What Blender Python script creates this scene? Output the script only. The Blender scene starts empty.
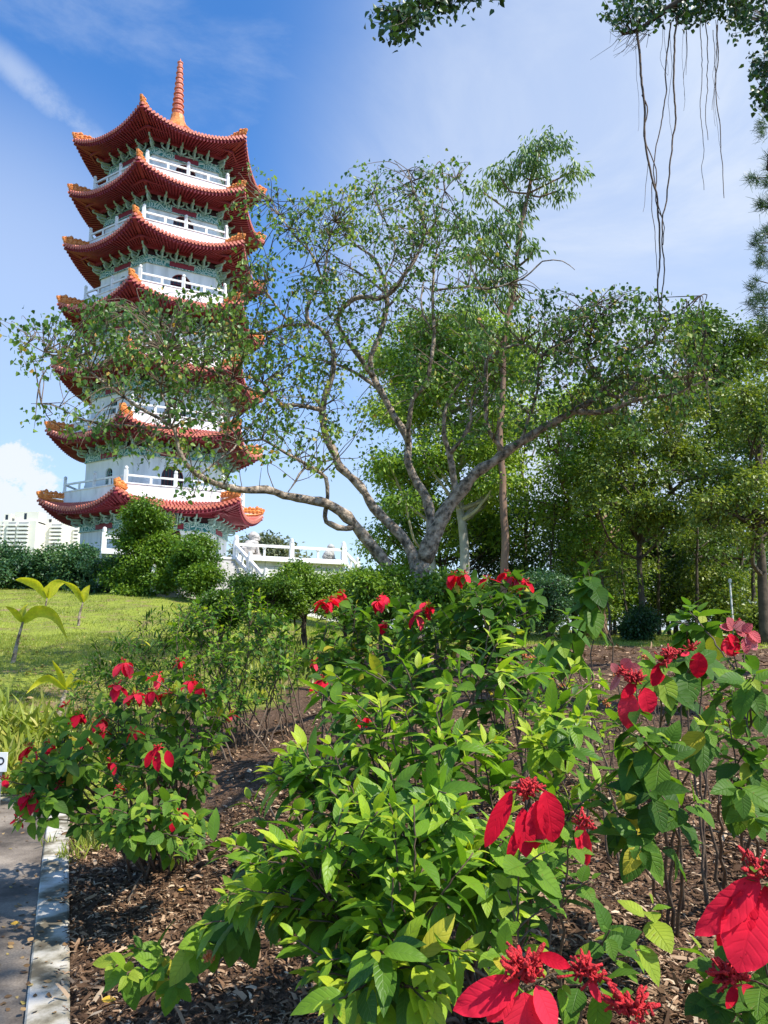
import bpy, math, random
import numpy as np
from mathutils import Vector
rng = np.random.default_rng(7)
random.seed(7)
C = bpy.context.scene.collection
F = 732.0; PIT = math.radians(9.14); EYE = 1.6
cP, sP = math.cos(PIT), math.sin(PIT)
V = lambda *a: np.array(a, float)

def ray(px, py):
    d = (px-384)/F; u = (512-py)/F
    return V(d, cP-u*sP, sP+u*cP)
def at(px, py, Y):
    r = ray(px, py); return r*(Y/r[1]) + V(0, 0, EYE)
def lerp(a, b, t): return a+(b-a)*t
def sst(a, b, x):
    t = np.clip((x-a)/(b-a), 0, 1); return t*t*(3-2*t)
def unit(v):
    v = np.asarray(v, float); return v/(np.linalg.norm(v, axis=-1, keepdims=True)+1e-9)

# ------------------------------------------------------------------ camera
cam = bpy.data.cameras.new('camera'); camo = bpy.data.objects.new('camera', cam); C.objects.link(camo)
cam.sensor_fit = 'VERTICAL'; cam.sensor_height = 36; cam.lens = F/1024*36; cam.clip_end = 6000; cam.clip_start = .05
camo.location = (0, 0, EYE); camo.rotation_euler = (math.pi/2+PIT, 0, 0)
bpy.context.scene.camera = camo

# ------------------------------------------------------------------ ground height
def flat(px, py, z=0.0):
    r = ray(px, py); return (r*((z-EYE)/r[2]))[:2]
KERB = [flat(47, 1024), flat(55.5, 860), flat(58.5, 815)]
k0, k1 = KERB[0], KERB[1]
KD = unit(k1-k0)
KERB = [k0-KD*6] + KERB
e = KERB[-1]; a0 = math.atan2(KD[1], KD[0])
for i in range(1, 13):                                    # the path bends away to the left
    a = a0+math.radians(min(i*11, 78)); e = e+V(math.cos(a), math.sin(a))*(.22 if i < 9 else 3.0); KERB.append(e)
KERB = np.array(KERB)
def kerb_s(x, y):
    """signed distance to the kerb's centre line, positive on the planted side"""
    x = np.asarray(x, float); y = np.asarray(y, float)
    best = np.full(x.shape, 1e9); sg = np.ones(x.shape)
    for a, b in zip(KERB[:-1], KERB[1:]):
        ab = b-a; t = np.clip(((x-a[0])*ab[0]+(y-a[1])*ab[1])/(ab@ab), 0, 1)
        dx = x-(a[0]+t*ab[0]); dy = y-(a[1]+t*ab[1]); d = np.hypot(dx, dy)
        s = np.where(ab[0]*(y-a[1])-ab[1]*(x-a[0]) < 0, 1., -1.)
        m = d < best-1e-9; best = np.where(m, d, best); sg = np.where(m, s, sg)
    return best*sg
def G(x, y):
    x = np.asarray(x, float); y = np.asarray(y, float)
    s = kerb_s(x, y)-.13
    YY = [-6, 0, 2, 5, 8, 11, 14, 22, 30, 42, 50, 62, 75, 120, 200]
    L = np.interp(y, YY, [.06, .08, .12, .18, .27, .55, .93, 1.66, 2.5, 3.8, 4.7, 5.2, 5.0, 1.5, 0])
    R = np.interp(y, YY, [.10, .16, .24, .36, .52, .70, .82, 1.08, 1.28, 1.35, 1.38, 1.4, 1.4, .8, 0])
    q = x/np.maximum(y, 4.)
    w = 1-sst(-.34, .06, q)
    T = L*w+R*(1-w)
    T = T + .05*np.sin(x*1.3+1)*np.sin(y*.9)*sst(0, 2, s) + .03*np.sin(x*3.1+y*1.7)*sst(.2, 1, s)
    return np.where(s > 0, .012+(T)*sst(0, 1.6, s), -.004)
def gnd(px, py, lo=1.2, hi=90):
    r = ray(px, py); Y = np.geomspace(max(lo, .5), hi, 900); p = r[None]*(Y/r[1])[:, None]+V(0, 0, EYE)
    k = np.nonzero(p[:, 2] <= G(p[:, 0], p[:, 1]))[0]
    return p[k[0]] if len(k) else p[-1]
def gp(x, y, dz=0.): return V(x, y, float(G(x, y))+dz)
def gpx(px, Y, dz=0.):
    """point on the ground at picture column px and distance Y"""
    x = (px-384)/F*Y
    return gp(x, Y, dz)

# ------------------------------------------------------------------ materials
def mat(name): 
    m = bpy.data.materials.new(name); m.use_nodes = True
    nt = m.node_tree; b = nt.nodes['Principled BSDF']; return m, nt, b
def nd(nt, typ, **kw):
    n = nt.nodes.new(typ)
    for k, v in kw.items():
        if k in n.inputs: n.inputs[k].default_value = v
        else: setattr(n, k, v)
    return n
def ramp(nt, fac, stops, interp='LINEAR'):
    r = nt.nodes.new('ShaderNodeValToRGB'); r.color_ramp.interpolation = interp
    el = r.color_ramp.elements
    while len(el) > 2: el.remove(el[-1])
    for i, (p, c) in enumerate(stops):
        x = el[i] if i < 2 else el.new(p)
        x.position = p; x.color = (*c, 1)
    nt.links.new(fac, r.inputs[0]); return r.outputs[0]
def rough_mat(name, stops, scale=3., rough=.8, bump=.3, bscale=None, detail=6., stretch=None, coord='Object', spec=.3, dist=.02):
    m, nt, b = mat(name)
    tc = nd(nt, 'ShaderNodeTexCoord'); src = tc.outputs[coord]
    if stretch:
        mp = nd(nt, 'ShaderNodeMapping'); mp.inputs['Scale'].default_value = stretch
        nt.links.new(src, mp.inputs[0]); src = mp.outputs[0]
    n = nd(nt, 'ShaderNodeTexNoise', Scale=scale, Detail=detail, Roughness=.6); nt.links.new(src, n.inputs['Vector'])
    nt.links.new(ramp(nt, n.outputs['Fac'], stops), b.inputs['Base Color'])
    b.inputs['Roughness'].default_value = rough; b.inputs['Specular IOR Level'].default_value = spec
    if bump:
        n2 = nd(nt, 'ShaderNodeTexNoise', Scale=bscale or scale*4, Detail=8.); nt.links.new(src, n2.inputs['Vector'])
        bp = nd(nt, 'ShaderNodeBump', Strength=bump, Distance=dist); nt.links.new(n2.outputs['Fac'], bp.inputs['Height'])
        nt.links.new(bp.outputs[0], b.inputs['Normal'])
    return m
def leaf_mat(name, stops, trans=.35, tint=(1.25, 1.3, .5), rough=.42, spec=.4, veins=0., vein_col=(.25, .4, .05), bump=0., edge=None, spots=None):
    """lv attribute: x across the blade (-1..1), y along it, z the blade's own random number"""
    m, nt, b = mat(name)
    A = nd(nt, 'ShaderNodeAttribute', attribute_name='lv')
    sx = nd(nt, 'ShaderNodeSeparateXYZ'); nt.links.new(A.outputs['Vector'], sx.inputs[0])
    col = ramp(nt, sx.outputs['Z'], stops)
    tc = nd(nt, 'ShaderNodeTexCoord'); nz = nd(nt, 'ShaderNodeTexNoise', Scale=14., Detail=3.); nt.links.new(tc.outputs['Object'], nz.inputs['Vector'])
    mx = nd(nt, 'ShaderNodeMix', data_type='RGBA', blend_type='MULTIPLY'); mx.inputs[0].default_value = .5
    nt.links.new(col, mx.inputs[6]); nt.links.new(ramp(nt, nz.outputs['Fac'], [(.3, (.55, .6, .5)), (.7, (1.25, 1.2, 1.1))]), mx.inputs[7]); col = mx.outputs[2]
    if veins:
        def M(op, a, bb=None, c=None):
            n = nd(nt, 'ShaderNodeMath', operation=op)
            for i, q in enumerate((a, bb, c)):
                if q is None: continue
                if isinstance(q, (int, float)): n.inputs[i].default_value = q
                else: nt.links.new(q, n.inputs[i])
            return n.outputs[0]
        ax = M('ABSOLUTE', sx.outputs['X'])
        ph = M('SUBTRACT', M('MULTIPLY', sx.outputs['Y'], 52.), M('MULTIPLY', ax, 11.))
        sv = M('POWER', M('ABSOLUTE', M('COSINE', M('MULTIPLY', ph, .5))), 14.)
        mid = M('SUBTRACT', 1., M('SMOOTH_MIN', M('MULTIPLY', ax, 14.), 1., .05))
        v = M('MAXIMUM', M('MULTIPLY', sv, .55), mid); v = M('MAXIMUM', v, 0.)
        m2 = nd(nt, 'ShaderNodeMix', data_type='RGBA'); nt.links.new(M('MULTIPLY', v, veins), m2.inputs[0])
        nt.links.new(col, m2.inputs[6]); m2.inputs[7].default_value = (*vein_col, 1); col = m2.outputs[2]
        if bump:
            bp = nd(nt, 'ShaderNodeBump', Strength=bump, Distance=.004, invert=True); nt.links.new(v, bp.inputs['Height']); nt.links.new(bp.outputs[0], b.inputs['Normal'])
    if spots:
        ns = nd(nt, 'ShaderNodeTexNoise', Scale=70., Detail=4., Roughness=.7); nt.links.new(tc.outputs['Object'], ns.inputs['Vector'])
        m4 = nd(nt, 'ShaderNodeMix', data_type='RGBA'); nt.links.new(ramp(nt, ns.outputs['Fac'], [(.63, (0, 0, 0)), (.70, (.75, .75, .75))]), m4.inputs[0])
        nt.links.new(col, m4.inputs[6]); m4.inputs[7].default_value = (*spots, 1); col = m4.outputs[2]
    nt.links.new(col, b.inputs['Base Color']); b.inputs['Roughness'].default_value = rough; b.inputs['Specular IOR Level'].default_value = spec
    tr = nd(nt, 'ShaderNodeBsdfTranslucent'); m3 = nd(nt, 'ShaderNodeMix', data_type='RGBA', blend_type='MULTIPLY', clamp_result=False); m3.inputs[0].default_value = 1
    nt.links.new(col, m3.inputs[6]); m3.inputs[7].default_value = (*tint, 1); nt.links.new(m3.outputs[2], tr.inputs[0])
    ms = nd(nt, 'ShaderNodeMixShader'); ms.inputs[0].default_value = trans
    nt.links.new(b.outputs[0], ms.inputs[1]); nt.links.new(tr.outputs[0], ms.inputs[2])
    nt.links.new(ms.outputs[0], nt.nodes['Material Output'].inputs[0]); return m
def plain(name, col, rough=.6, var=.12, scale=2., bump=.1, spec=.4):
    c = np.array(col); return rough_mat(name, [(.3, tuple(c*(1-var))), (.7, tuple(np.clip(c*(1+var), 0, 1)))], scale=scale, rough=rough, bump=bump, spec=spec)

# ------------------------------------------------------------------ mesh helpers
def tagit(o, label=None, cat=None, group=None, kind=None):
    for k, v in (('label', label), ('category', cat), ('group', group), ('kind', kind)):
        if v: o[k] = v
    return o
ORG = {}
def empty(name, loc, label, cat, group=None):
    o = bpy.data.objects.new(name, None); C.objects.link(o); o.location = tuple(loc); o.empty_display_size = .2
    ORG[o.name] = np.array(loc, float); return tagit(o, label, cat, group)
def mesh_obj(name, verts, faces, m, parent=None, attr=None, smooth=False):
    """verts in world coordinates; faces a list, or an (n,k) array"""
    org = ORG[parent.name] if parent is not None else np.asarray(verts[0] if parent is None and False else (0, 0, 0), float)
    verts = np.asarray(verts, float)-org
    me = bpy.data.meshes.new(name)
    if isinstance(faces, np.ndarray):
        n, k = faces.shape
        me.vertices.add(len(verts)); me.vertices.foreach_set('co', verts.astype(np.float32).ravel())
        me.loops.add(n*k); me.loops.foreach_set('vertex_index', faces.astype(np.int32).ravel())
        me.polygons.add(n); me.polygons.foreach_set('loop_start', np.arange(0, n*k, k, dtype=np.int32))
        me.update(calc_edges=True)
    else:
        me.from_pydata(verts.tolist(), [], [tuple(int(i) for i in f) for f in faces])
    if attr is not None:
        a = me.attributes.new('lv', 'FLOAT_VECTOR', 'POINT'); a.data.foreach_set('vector', np.asarray(attr, np.float32).ravel())
    if smooth: me.polygons.foreach_set('use_smooth', np.ones(len(me.polygons), bool))
    me.materials.append(m); me.validate()
    o = bpy.data.objects.new(name, me); C.objects.link(o)
    if parent is not None: o.parent = parent
    ORG[o.name] = org
    return o
class MB:
    def __init__(s): s.v = []; s.f = []; s.n = 0
    def add(s, v, f):
        v = np.asarray(v, float).reshape(-1, 3); s.v.append(v); s.f += [tuple(i+s.n for i in q) for q in f]; s.n += len(v)
    def box(s, c, ax, ay, az):
        """centre and three half-axis vectors"""
        c, ax, ay, az = [np.asarray(q, float) for q in (c, ax, ay, az)]
        v = [c+sx*ax+sy*ay+sz*az for sz in (-1, 1) for sy in (-1, 1) for sx in (-1, 1)]
        s.add(v, [(0, 2, 3, 1), (4, 5, 7, 6), (0, 1, 5, 4), (2, 6, 7, 3), (0, 4, 6, 2), (1, 3, 7, 5)])
    def bar(s, a, b, w, h, up=(0, 0, 1)):
        a = np.asarray(a, float); b = np.asarray(b, float); d = unit(b-a); sd = unit(np.cross(d, up)); u = np.cross(sd, d)
        s.box((a+b)/2, (b-a)/2, sd*w/2, u*h/2)
    def tube(s, pts, rad, n=6, cap=True):
        pts = np.asarray(pts, float); m = len(pts); rad = np.broadcast_to(rad, (m,))
        T = unit(np.gradient(pts, axis=0)); ref = V(.3, .9, .3) if abs(T[0][2]) > .8 else V(0, 0, 1)
        sd = unit(np.cross(T[0], ref)); vs = []
        for i in range(m):
            sd = unit(sd-T[i]*(sd@T[i])); u = np.cross(T[i], sd)
            a = np.arange(n)*2*math.pi/n
            vs.append(pts[i]+rad[i]*(np.cos(a)[:, None]*sd+np.sin(a)[:, None]*u))
        f = [(i*n+j, i*n+(j+1) % n, (i+1)*n+(j+1) % n, (i+1)*n+j) for i in range(m-1) for j in range(n)]
        if cap: f += [tuple(range(n))[::-1], tuple((m-1)*n+j for j in range(n))]
        s.add(np.concatenate(vs), f)
    def lathe(s, c, prof, n=10):
        c = np.asarray(c, float); vs = []
        for r, z in prof:
            a = np.arange(n)*2*math.pi/n; vs.append(c+np.stack([r*np.cos(a), r*np.sin(a), np.full(n, z)], 1))
        m = len(prof); f = [(i*n+j, i*n+(j+1) % n, (i+1)*n+(j+1) % n, (i+1)*n+j) for i in range(m-1) for j in range(n)]
        f += [tuple(range(n))[::-1], tuple((m-1)*n+j for j in range(n))]
        s.add(np.concatenate(vs), f)
    def poly(s, pts): s.add(pts, [tuple(range(len(pts)))])
    def build(s, name, m, parent=None, smooth=False):
        return mesh_obj(name, np.concatenate(s.v), s.f, m, parent, smooth=smooth)
def spline(pts, step=.15, jit=0., r=None):
    """Catmull-Rom resample of (n,k) control points (extra columns such as the radius ride along)"""
    P = np.asarray(pts, float); out = []
    Q = np.vstack([2*P[0]-P[1], P, 2*P[-1]-P[-2]])
    for i in range(1, len(Q)-2):
        a, b, c, d = Q[i-1:i+3]; n = max(2, int(np.linalg.norm((c-b)[:3])/step))
        t = np.linspace(0, 1, n, endpoint=False)[:, None]
        out.append(.5*((2*b)+(-a+c)*t+(2*a-5*b+4*c-d)*t*t+(-a+3*b-3*c+d)*t**3))
    out.append(P[-1:]); O = np.concatenate(out)
    if jit:
        k = rng.normal(0, jit, (len(O), 3)); k[0] = k[-1] = 0
        k = (k+np.roll(k, 1, 0)+np.roll(k, -1, 0))/2.; k[0] = k[-1] = 0; O[:, :3] += k
    return O

# leaf blades: many in one mesh.  template (u across, v along, w up) + faces + lv
def blade(rows, widths, fold=.18, curl=.25, sides=True, wav=0.):
    v = [(0, 0, 0)]; lv = [(0, 0)]
    f = []
    inner = list(zip(rows[1:-1], widths[1:-1]))
    for i, (t, w) in enumerate(inner):
        z = -curl*t*t
        v += [(-w, t, z+fold*w+wav*(-1)**i), (0, t, z), (w, t, z+fold*w-wav*(-1)**i)]; lv += [(-1, t), (0, t), (1, t)]
    v.append((0, 1, -curl)); lv.append((0, 1)); e_ = len(v)-1
    f += [(0, 2, 1, 1), (0, 3, 2, 2)]
    for i in range(len(inner)-1):
        a = 1+3*i; b = a+3; f += [(a, a+1, b+1, b), (a+1, a+2, b+2, b+1)]
    a = 1+3*(len(inner)-1); f += [(a, a+1, e_, e_), (a+1, a+2, e_, e_)]
    tri = []
    for q in f:
        if q[2] == q[3]: tri.append(q[:3])
        else: tri += [(q[0], q[1], q[2]), (q[0], q[2], q[3])]
    return np.array(v, float), np.array(tri), np.array(lv, float)
OV = blade([0, .1, .25, .45, .65, .82, .93, 1], [0, .17, .30, .34, .28, .17, .08, 0], .22, .28, wav=.012)     # ovate leaf, widths per unit length
LAN = blade([0, .12, .3, .5, .7, .87, 1], [0, .10, .185, .20, .15, .07, 0], .2, .25, wav=.008)                 # narrower, pointed
BR = blade([0, .1, .28, .5, .72, .88, 1], [0, .16, .33, .37, .27, .13, 0], .12, .18, wav=.02)                  # bract
def shape(n, w, p, q):
    t = np.linspace(0, 1, n); f_ = t**p*(1-t)**q; return list(t), list(w*f_/f_.max())
OVH = blade(*shape(11, .33, .62, .95), .2, .3, wav=.009); LANH = blade(*shape(11, .205, .8, 1.0), .2, .28, wav=.006); BRH = blade(*shape(11, .31, .75, .75), .26, .22, wav=.02)
HEART = (np.array([(0, 0, 0), (-.42, .25, .08), (0, .4, -.05), (.42, .25, .08), (-.3, .6, .02), (.3, .6, .02), (0, 1, -.2)], float),
         np.array([(0, 2, 1), (0, 3, 2), (1, 2, 4), (2, 3, 5), (2, 6, 4), (2, 5, 6)]), np.array([(0, 0), (-1, .25), (0, .4), (1, .25), (-1, .6), (1, .6), (0, 1)], float))
RH = (np.array([(0, 0, 0), (-.28, .45, .06), (0, 1, -.12), (.28, .45, .06)], float), np.array([(0, 2, 1), (0, 3, 2)]), np.array([(0, 0), (-1, .5), (0, 1), (1, .5)], float))
STRAP = blade([0, .2, .5, .8, 1], [0, .035, .045, .03, 0], .1, .35)
def blades(name, m, parent, P, D, N, L, R, tmpl=RH, wid=1., smooth=False, curl=None):
    P = np.asarray(P, float); D = unit(D); S = unit(np.cross(D, N)); N = np.cross(S, D)
    v, f, lv = tmpl; n, k = len(P), len(v)
    L = np.broadcast_to(L, (n,))[:, None, None]; wid = np.broadcast_to(wid, (n,))[:, None, None]
    W = v[None, :, 2:3]
    if curl is not None: W = W*np.broadcast_to(curl, (n,))[:, None, None]
    co = P[:, None]+L*(v[None, :, 0:1]*wid*S[:, None]+v[None, :, 1:2]*D[:, None]+W*N[:, None])
    fa = (f[None]+(np.arange(n)*k)[:, None, None]).reshape(-1, 3)
    at_ = np.concatenate([np.broadcast_to(lv[None], (n, k, 2)), np.broadcast_to(np.asarray(R, float)[:, None, None], (n, k, 1))], 2).reshape(-1, 3)
    return mesh_obj(name, co.reshape(-1, 3), fa, m, parent, attr=at_, smooth=smooth)
# ------------------------------------------------------------------ palette
M = {}
M['bark'] = rough_mat('bark', [(.36, (.06, .05, .035)), (.47, (.22, .17, .12)), (.56, (.38, .30, .22)), (.72, (.52, .43, .33))], scale=9, rough=.9, bump=1., bscale=26, dist=.03, detail=10)
M['bark_red'] = rough_mat('bark_red', [(.3, (.10, .06, .04)), (.7, (.32, .2, .13))], scale=2.5, rough=.9, bump=.8, bscale=9, stretch=(1, 1, .25), dist=.03)
M['bark_pale'] = rough_mat('bark_pale', [(.3, (.28, .26, .2)), (.7, (.55, .52, .43))], scale=2.5, rough=.9, bump=.5, bscale=9)
M['bark_dark'] = rough_mat('bark_dark', [(.3, (.035, .028, .02)), (.7, (.13, .1, .07))], scale=3, rough=.95, bump=.7, bscale=10)
M['twig'] = rough_mat('twig', [(.3, (.07, .05, .035)), (.7, (.2, .15, .1))], scale=9, rough=.9, bump=.2)
M['stem_green'] = rough_mat('stem_green', [(.3, (.09, .13, .03)), (.7, (.2, .24, .07))], scale=9, rough=.7, bump=.1)
M['stem_brown'] = rough_mat('stem_brown', [(.3, (.07, .045, .035)), (.7, (.17, .12, .075))], scale=12, rough=.85, bump=.3)
M['leaf_fig'] = leaf_mat('leaf_fig', [(0, (0.051, 0.116, 0.026)), (.5, (0.109, 0.217, 0.042)), (.85, (0.268, 0.389, 0.074)), (.95, (0.469, 0.466, 0.104)), (1, (0.604, 0.310, 0.088))], trans=.36)
M['leaf_bright'] = leaf_mat('leaf_bright', [(0, (0.077, 0.158, 0.027)), (.5, (0.188, 0.317, 0.045)), (1, (0.411, 0.523, 0.075))], trans=.4)
M['leaf_mid'] = leaf_mat('leaf_mid', [(0, (0.044, 0.092, 0.019)), (.5, (0.109, 0.186, 0.032)), (1, (0.292, 0.341, 0.053))], trans=.32)
M['leaf_dark'] = leaf_mat('leaf_dark', [(0, (0.020, 0.052, 0.020)), (.6, (0.048, 0.111, 0.034)), (1, (0.112, 0.193, 0.049))], trans=.25)
M['leaf_gum'] = leaf_mat('leaf_gum', [(0, (0.072, 0.142, 0.054)), (.6, (0.153, 0.264, 0.080)), (1, (0.326, 0.415, 0.107))], trans=.3)
M['leaf_grey'] = leaf_mat('leaf_grey', [(0, (.10, .13, .08)), (1, (.26, .28, .17))], trans=.25)
M['leaf_hedge'] = leaf_mat('leaf_hedge', [(0, (0.022, 0.066, 0.033)), (.6, (0.050, 0.127, 0.050)), (1, (0.110, 0.198, 0.066))], trans=.28)
M['leaf_round'] = leaf_mat('leaf_round', [(0, (0.034, 0.094, 0.012)), (.5, (0.091, 0.190, 0.020)), (1, (0.229, 0.350, 0.040))], trans=.35)
ST = [(0, (.035, .095, .014)), (.35, (.075, .185, .02)), (.7, (.22, .39, .025)), (.9, (.42, .57, .04)), (1, (.6, .5, .05))]
M['leaf_shrub'] = leaf_mat('leaf_shrub', ST, trans=.42, veins=.35, vein_col=(.2, .33, .06), bump=.35, rough=.42, spec=.35, spots=(.2, .15, .04))
M['leaf_muss'] = leaf_mat('leaf_muss', [(0, (.04, .10, .018)), (.4, (.085, .19, .025)), (.8, (.21, .36, .03)), (.93, (.36, .45, .05)), (1, (.6, .45, .04))], trans=.42, veins=.3, vein_col=(.05, .13, .018), bump=.45, rough=.5, spec=.22, spots=(.22, .15, .04))
M['leaf_tan'] = leaf_mat('leaf_tan', [(0, (.05, .07, .02)), (.5, (.10, .15, .03)), (1, (.2, .2, .06))], trans=.32, veins=.3)
M['bract'] = leaf_mat('bract', [(0, (.62, .008, .03)), (.5, (.84, .02, .06)), (1, (.9, .08, .12))], trans=.4, tint=(1.3, .5, .5), veins=.14, vein_col=(.5, .008, .02), bump=.22, rough=.75, spec=.1, spots=(.28, .01, .02))
M['bract_pink'] = leaf_mat('bract_pink', [(0, (.65, .12, .14)), (1, (.78, .28, .28))], trans=.3, tint=(1.2, .8, .8), veins=.5, vein_col=(.5, .05, .07), bump=.8, rough=.62, spec=.2)
M['bud'] = plain('bud', (.52, .015, .02), .55, .35, 60, .6)
M['bud_orange'] = plain('bud_orange', (.6, .2, .06), .55, .35, 60, .6)
M['palm'] = leaf_mat('palm', [(0, (.42, .5, .03)), (.6, (.62, .62, .04)), (1, (.78, .55, .06))], trans=.45)
M['grass'] = leaf_mat('grass', [(0, (.14, .19, .03)), (.6, (.30, .36, .05)), (1, (.5, .46, .12))], trans=.35)
M['white'] = rough_mat('white', [(.33, (.56, .56, .53)), (.45, (.74, .74, .72)), (.6, (.82, .82, .80))], scale=1.6, rough=.6, bump=.08, bscale=20, stretch=(1, 1, .35))
M['wall'] = rough_mat('wall', [(.34, (.58, .59, .58)), (.46, (.72, .73, .72)), (.6, (.80, .80, .79))], scale=1.8, rough=.7, bump=.06, bscale=12, stretch=(1, 1, .12))
M['tile'] = rough_mat('tile', [(.3, (.33, .055, .04)), (.55, (.43, .085, .055)), (.8, (.60, .22, .11))], scale=3.5, rough=.35, bump=.25, bscale=30)
M['tile_yellow'] = rough_mat('tile_yellow', [(.3, (.50, .13, .035)), (.7, (.78, .32, .09))], scale=6, rough=.35, bump=.5, bscale=14)
M['tile_edge'] = rough_mat('tile_edge', [(.3, (.46, .09, .06)), (.7, (.64, .22, .14))], scale=5, rough=.4, bump=.2)
M['maroon'] = rough_mat('maroon', [(.3, (.17, .02, .033)), (.7, (.26, .032, .048))], scale=2, rough=.55, bump=.08)
M['maroon_dark'] = plain('maroon_dark', (.17, .016, .022), .6)
M['teal'] = plain('teal', (.14, .34, .30), .6, .3, 5)
M['teal_pale'] = plain('teal_pale', (.30, .45, .40), .6, .15, 5)
M['shaded_frieze'] = plain('shaded_frieze', (.035, .008, .012), .7)  # maroon backing turned near-black: the shade behind the brackets is in the colour
M['glass'] = plain('glass', (.02, .025, .03), .15, .2, 2, 0)
M['stone_grey'] = rough_mat('stone_grey', [(.3, (.28, .28, .26)), (.7, (.52, .51, .48))], scale=2.5, rough=.85, bump=.6, bscale=8)
M['gold'] = plain('gold', (.7, .5, .15), .4)
def band_mat():
    m, nt, b = mat('painted_band'); tc = nd(nt, 'ShaderNodeTexCoord')
    v = nd(nt, 'ShaderNodeTexVoronoi', Scale=2.6, feature='DISTANCE_TO_EDGE'); nt.links.new(tc.outputs['Object'], v.inputs['Vector'])
    w = nd(nt, 'ShaderNodeMath', operation='SINE'); q = nd(nt, 'ShaderNodeMath', operation='MULTIPLY'); q.inputs[1].default_value = 26
    nt.links.new(v.outputs['Distance'], q.inputs[0]); nt.links.new(q.outputs[0], w.inputs[0])
    nt.links.new(ramp(nt, w.outputs[0], [(0, (.02, .17, .16)), (.55, (.05, .27, .24)), (.72, (.5, .62, .56)), (1, (.66, .72, .66))]), b.inputs['Base Color']); b.inputs['Roughness'].default_value = .6
    return m
M['band'] = band_mat()

# ------------------------------------------------------------------ pagoda
PX, PY, PZ = -16.115, 51.54, 5.8
VW = math.atan2(PX, PY); PHI = math.radians(10.75)
def hexdir(i, off=0.):
    a = PHI+math.radians(-90+60*i+off)
    return V(math.sin(a)*math.cos(VW)-math.cos(a)*math.sin(VW), -math.sin(a)*math.sin(VW)-math.cos(a)*math.cos(VW), 0)
HD = [hexdir(i) for i in range(6)]
PC = V(PX, PY, 0)
def hp(i, r, z): return PC+HD[i % 6]*r+V(0, 0, z)
ROOF_Z = [10.30, 15.12, 19.65, 24.2, 28.66, 32.75, 36.85]
ROOF_R = [7.74, 7.58, 7.50, 7.42, 7.34, 7.26, 7.20]
WALL_R = [5.05, 4.97, 4.9, 4.84, 4.78, 4.72, 4.66]
pag = empty('pagoda', (PX, PY, PZ), 'tall white seven storey pagoda with upturned red and orange tiled eaves and spire', 'pagoda')
def eave(i, R, zt, t, sag=.85, pull=.035):
    a = hp(i, R, 0); b = hp(i+1, R, 0); p = lerp(a, b, t)
    s = 1-abs(2*t-1)**2.3
    p = PC+(p-PC)*(1-pull*s); p[2] = zt-.15-sag*s; return p
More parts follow.
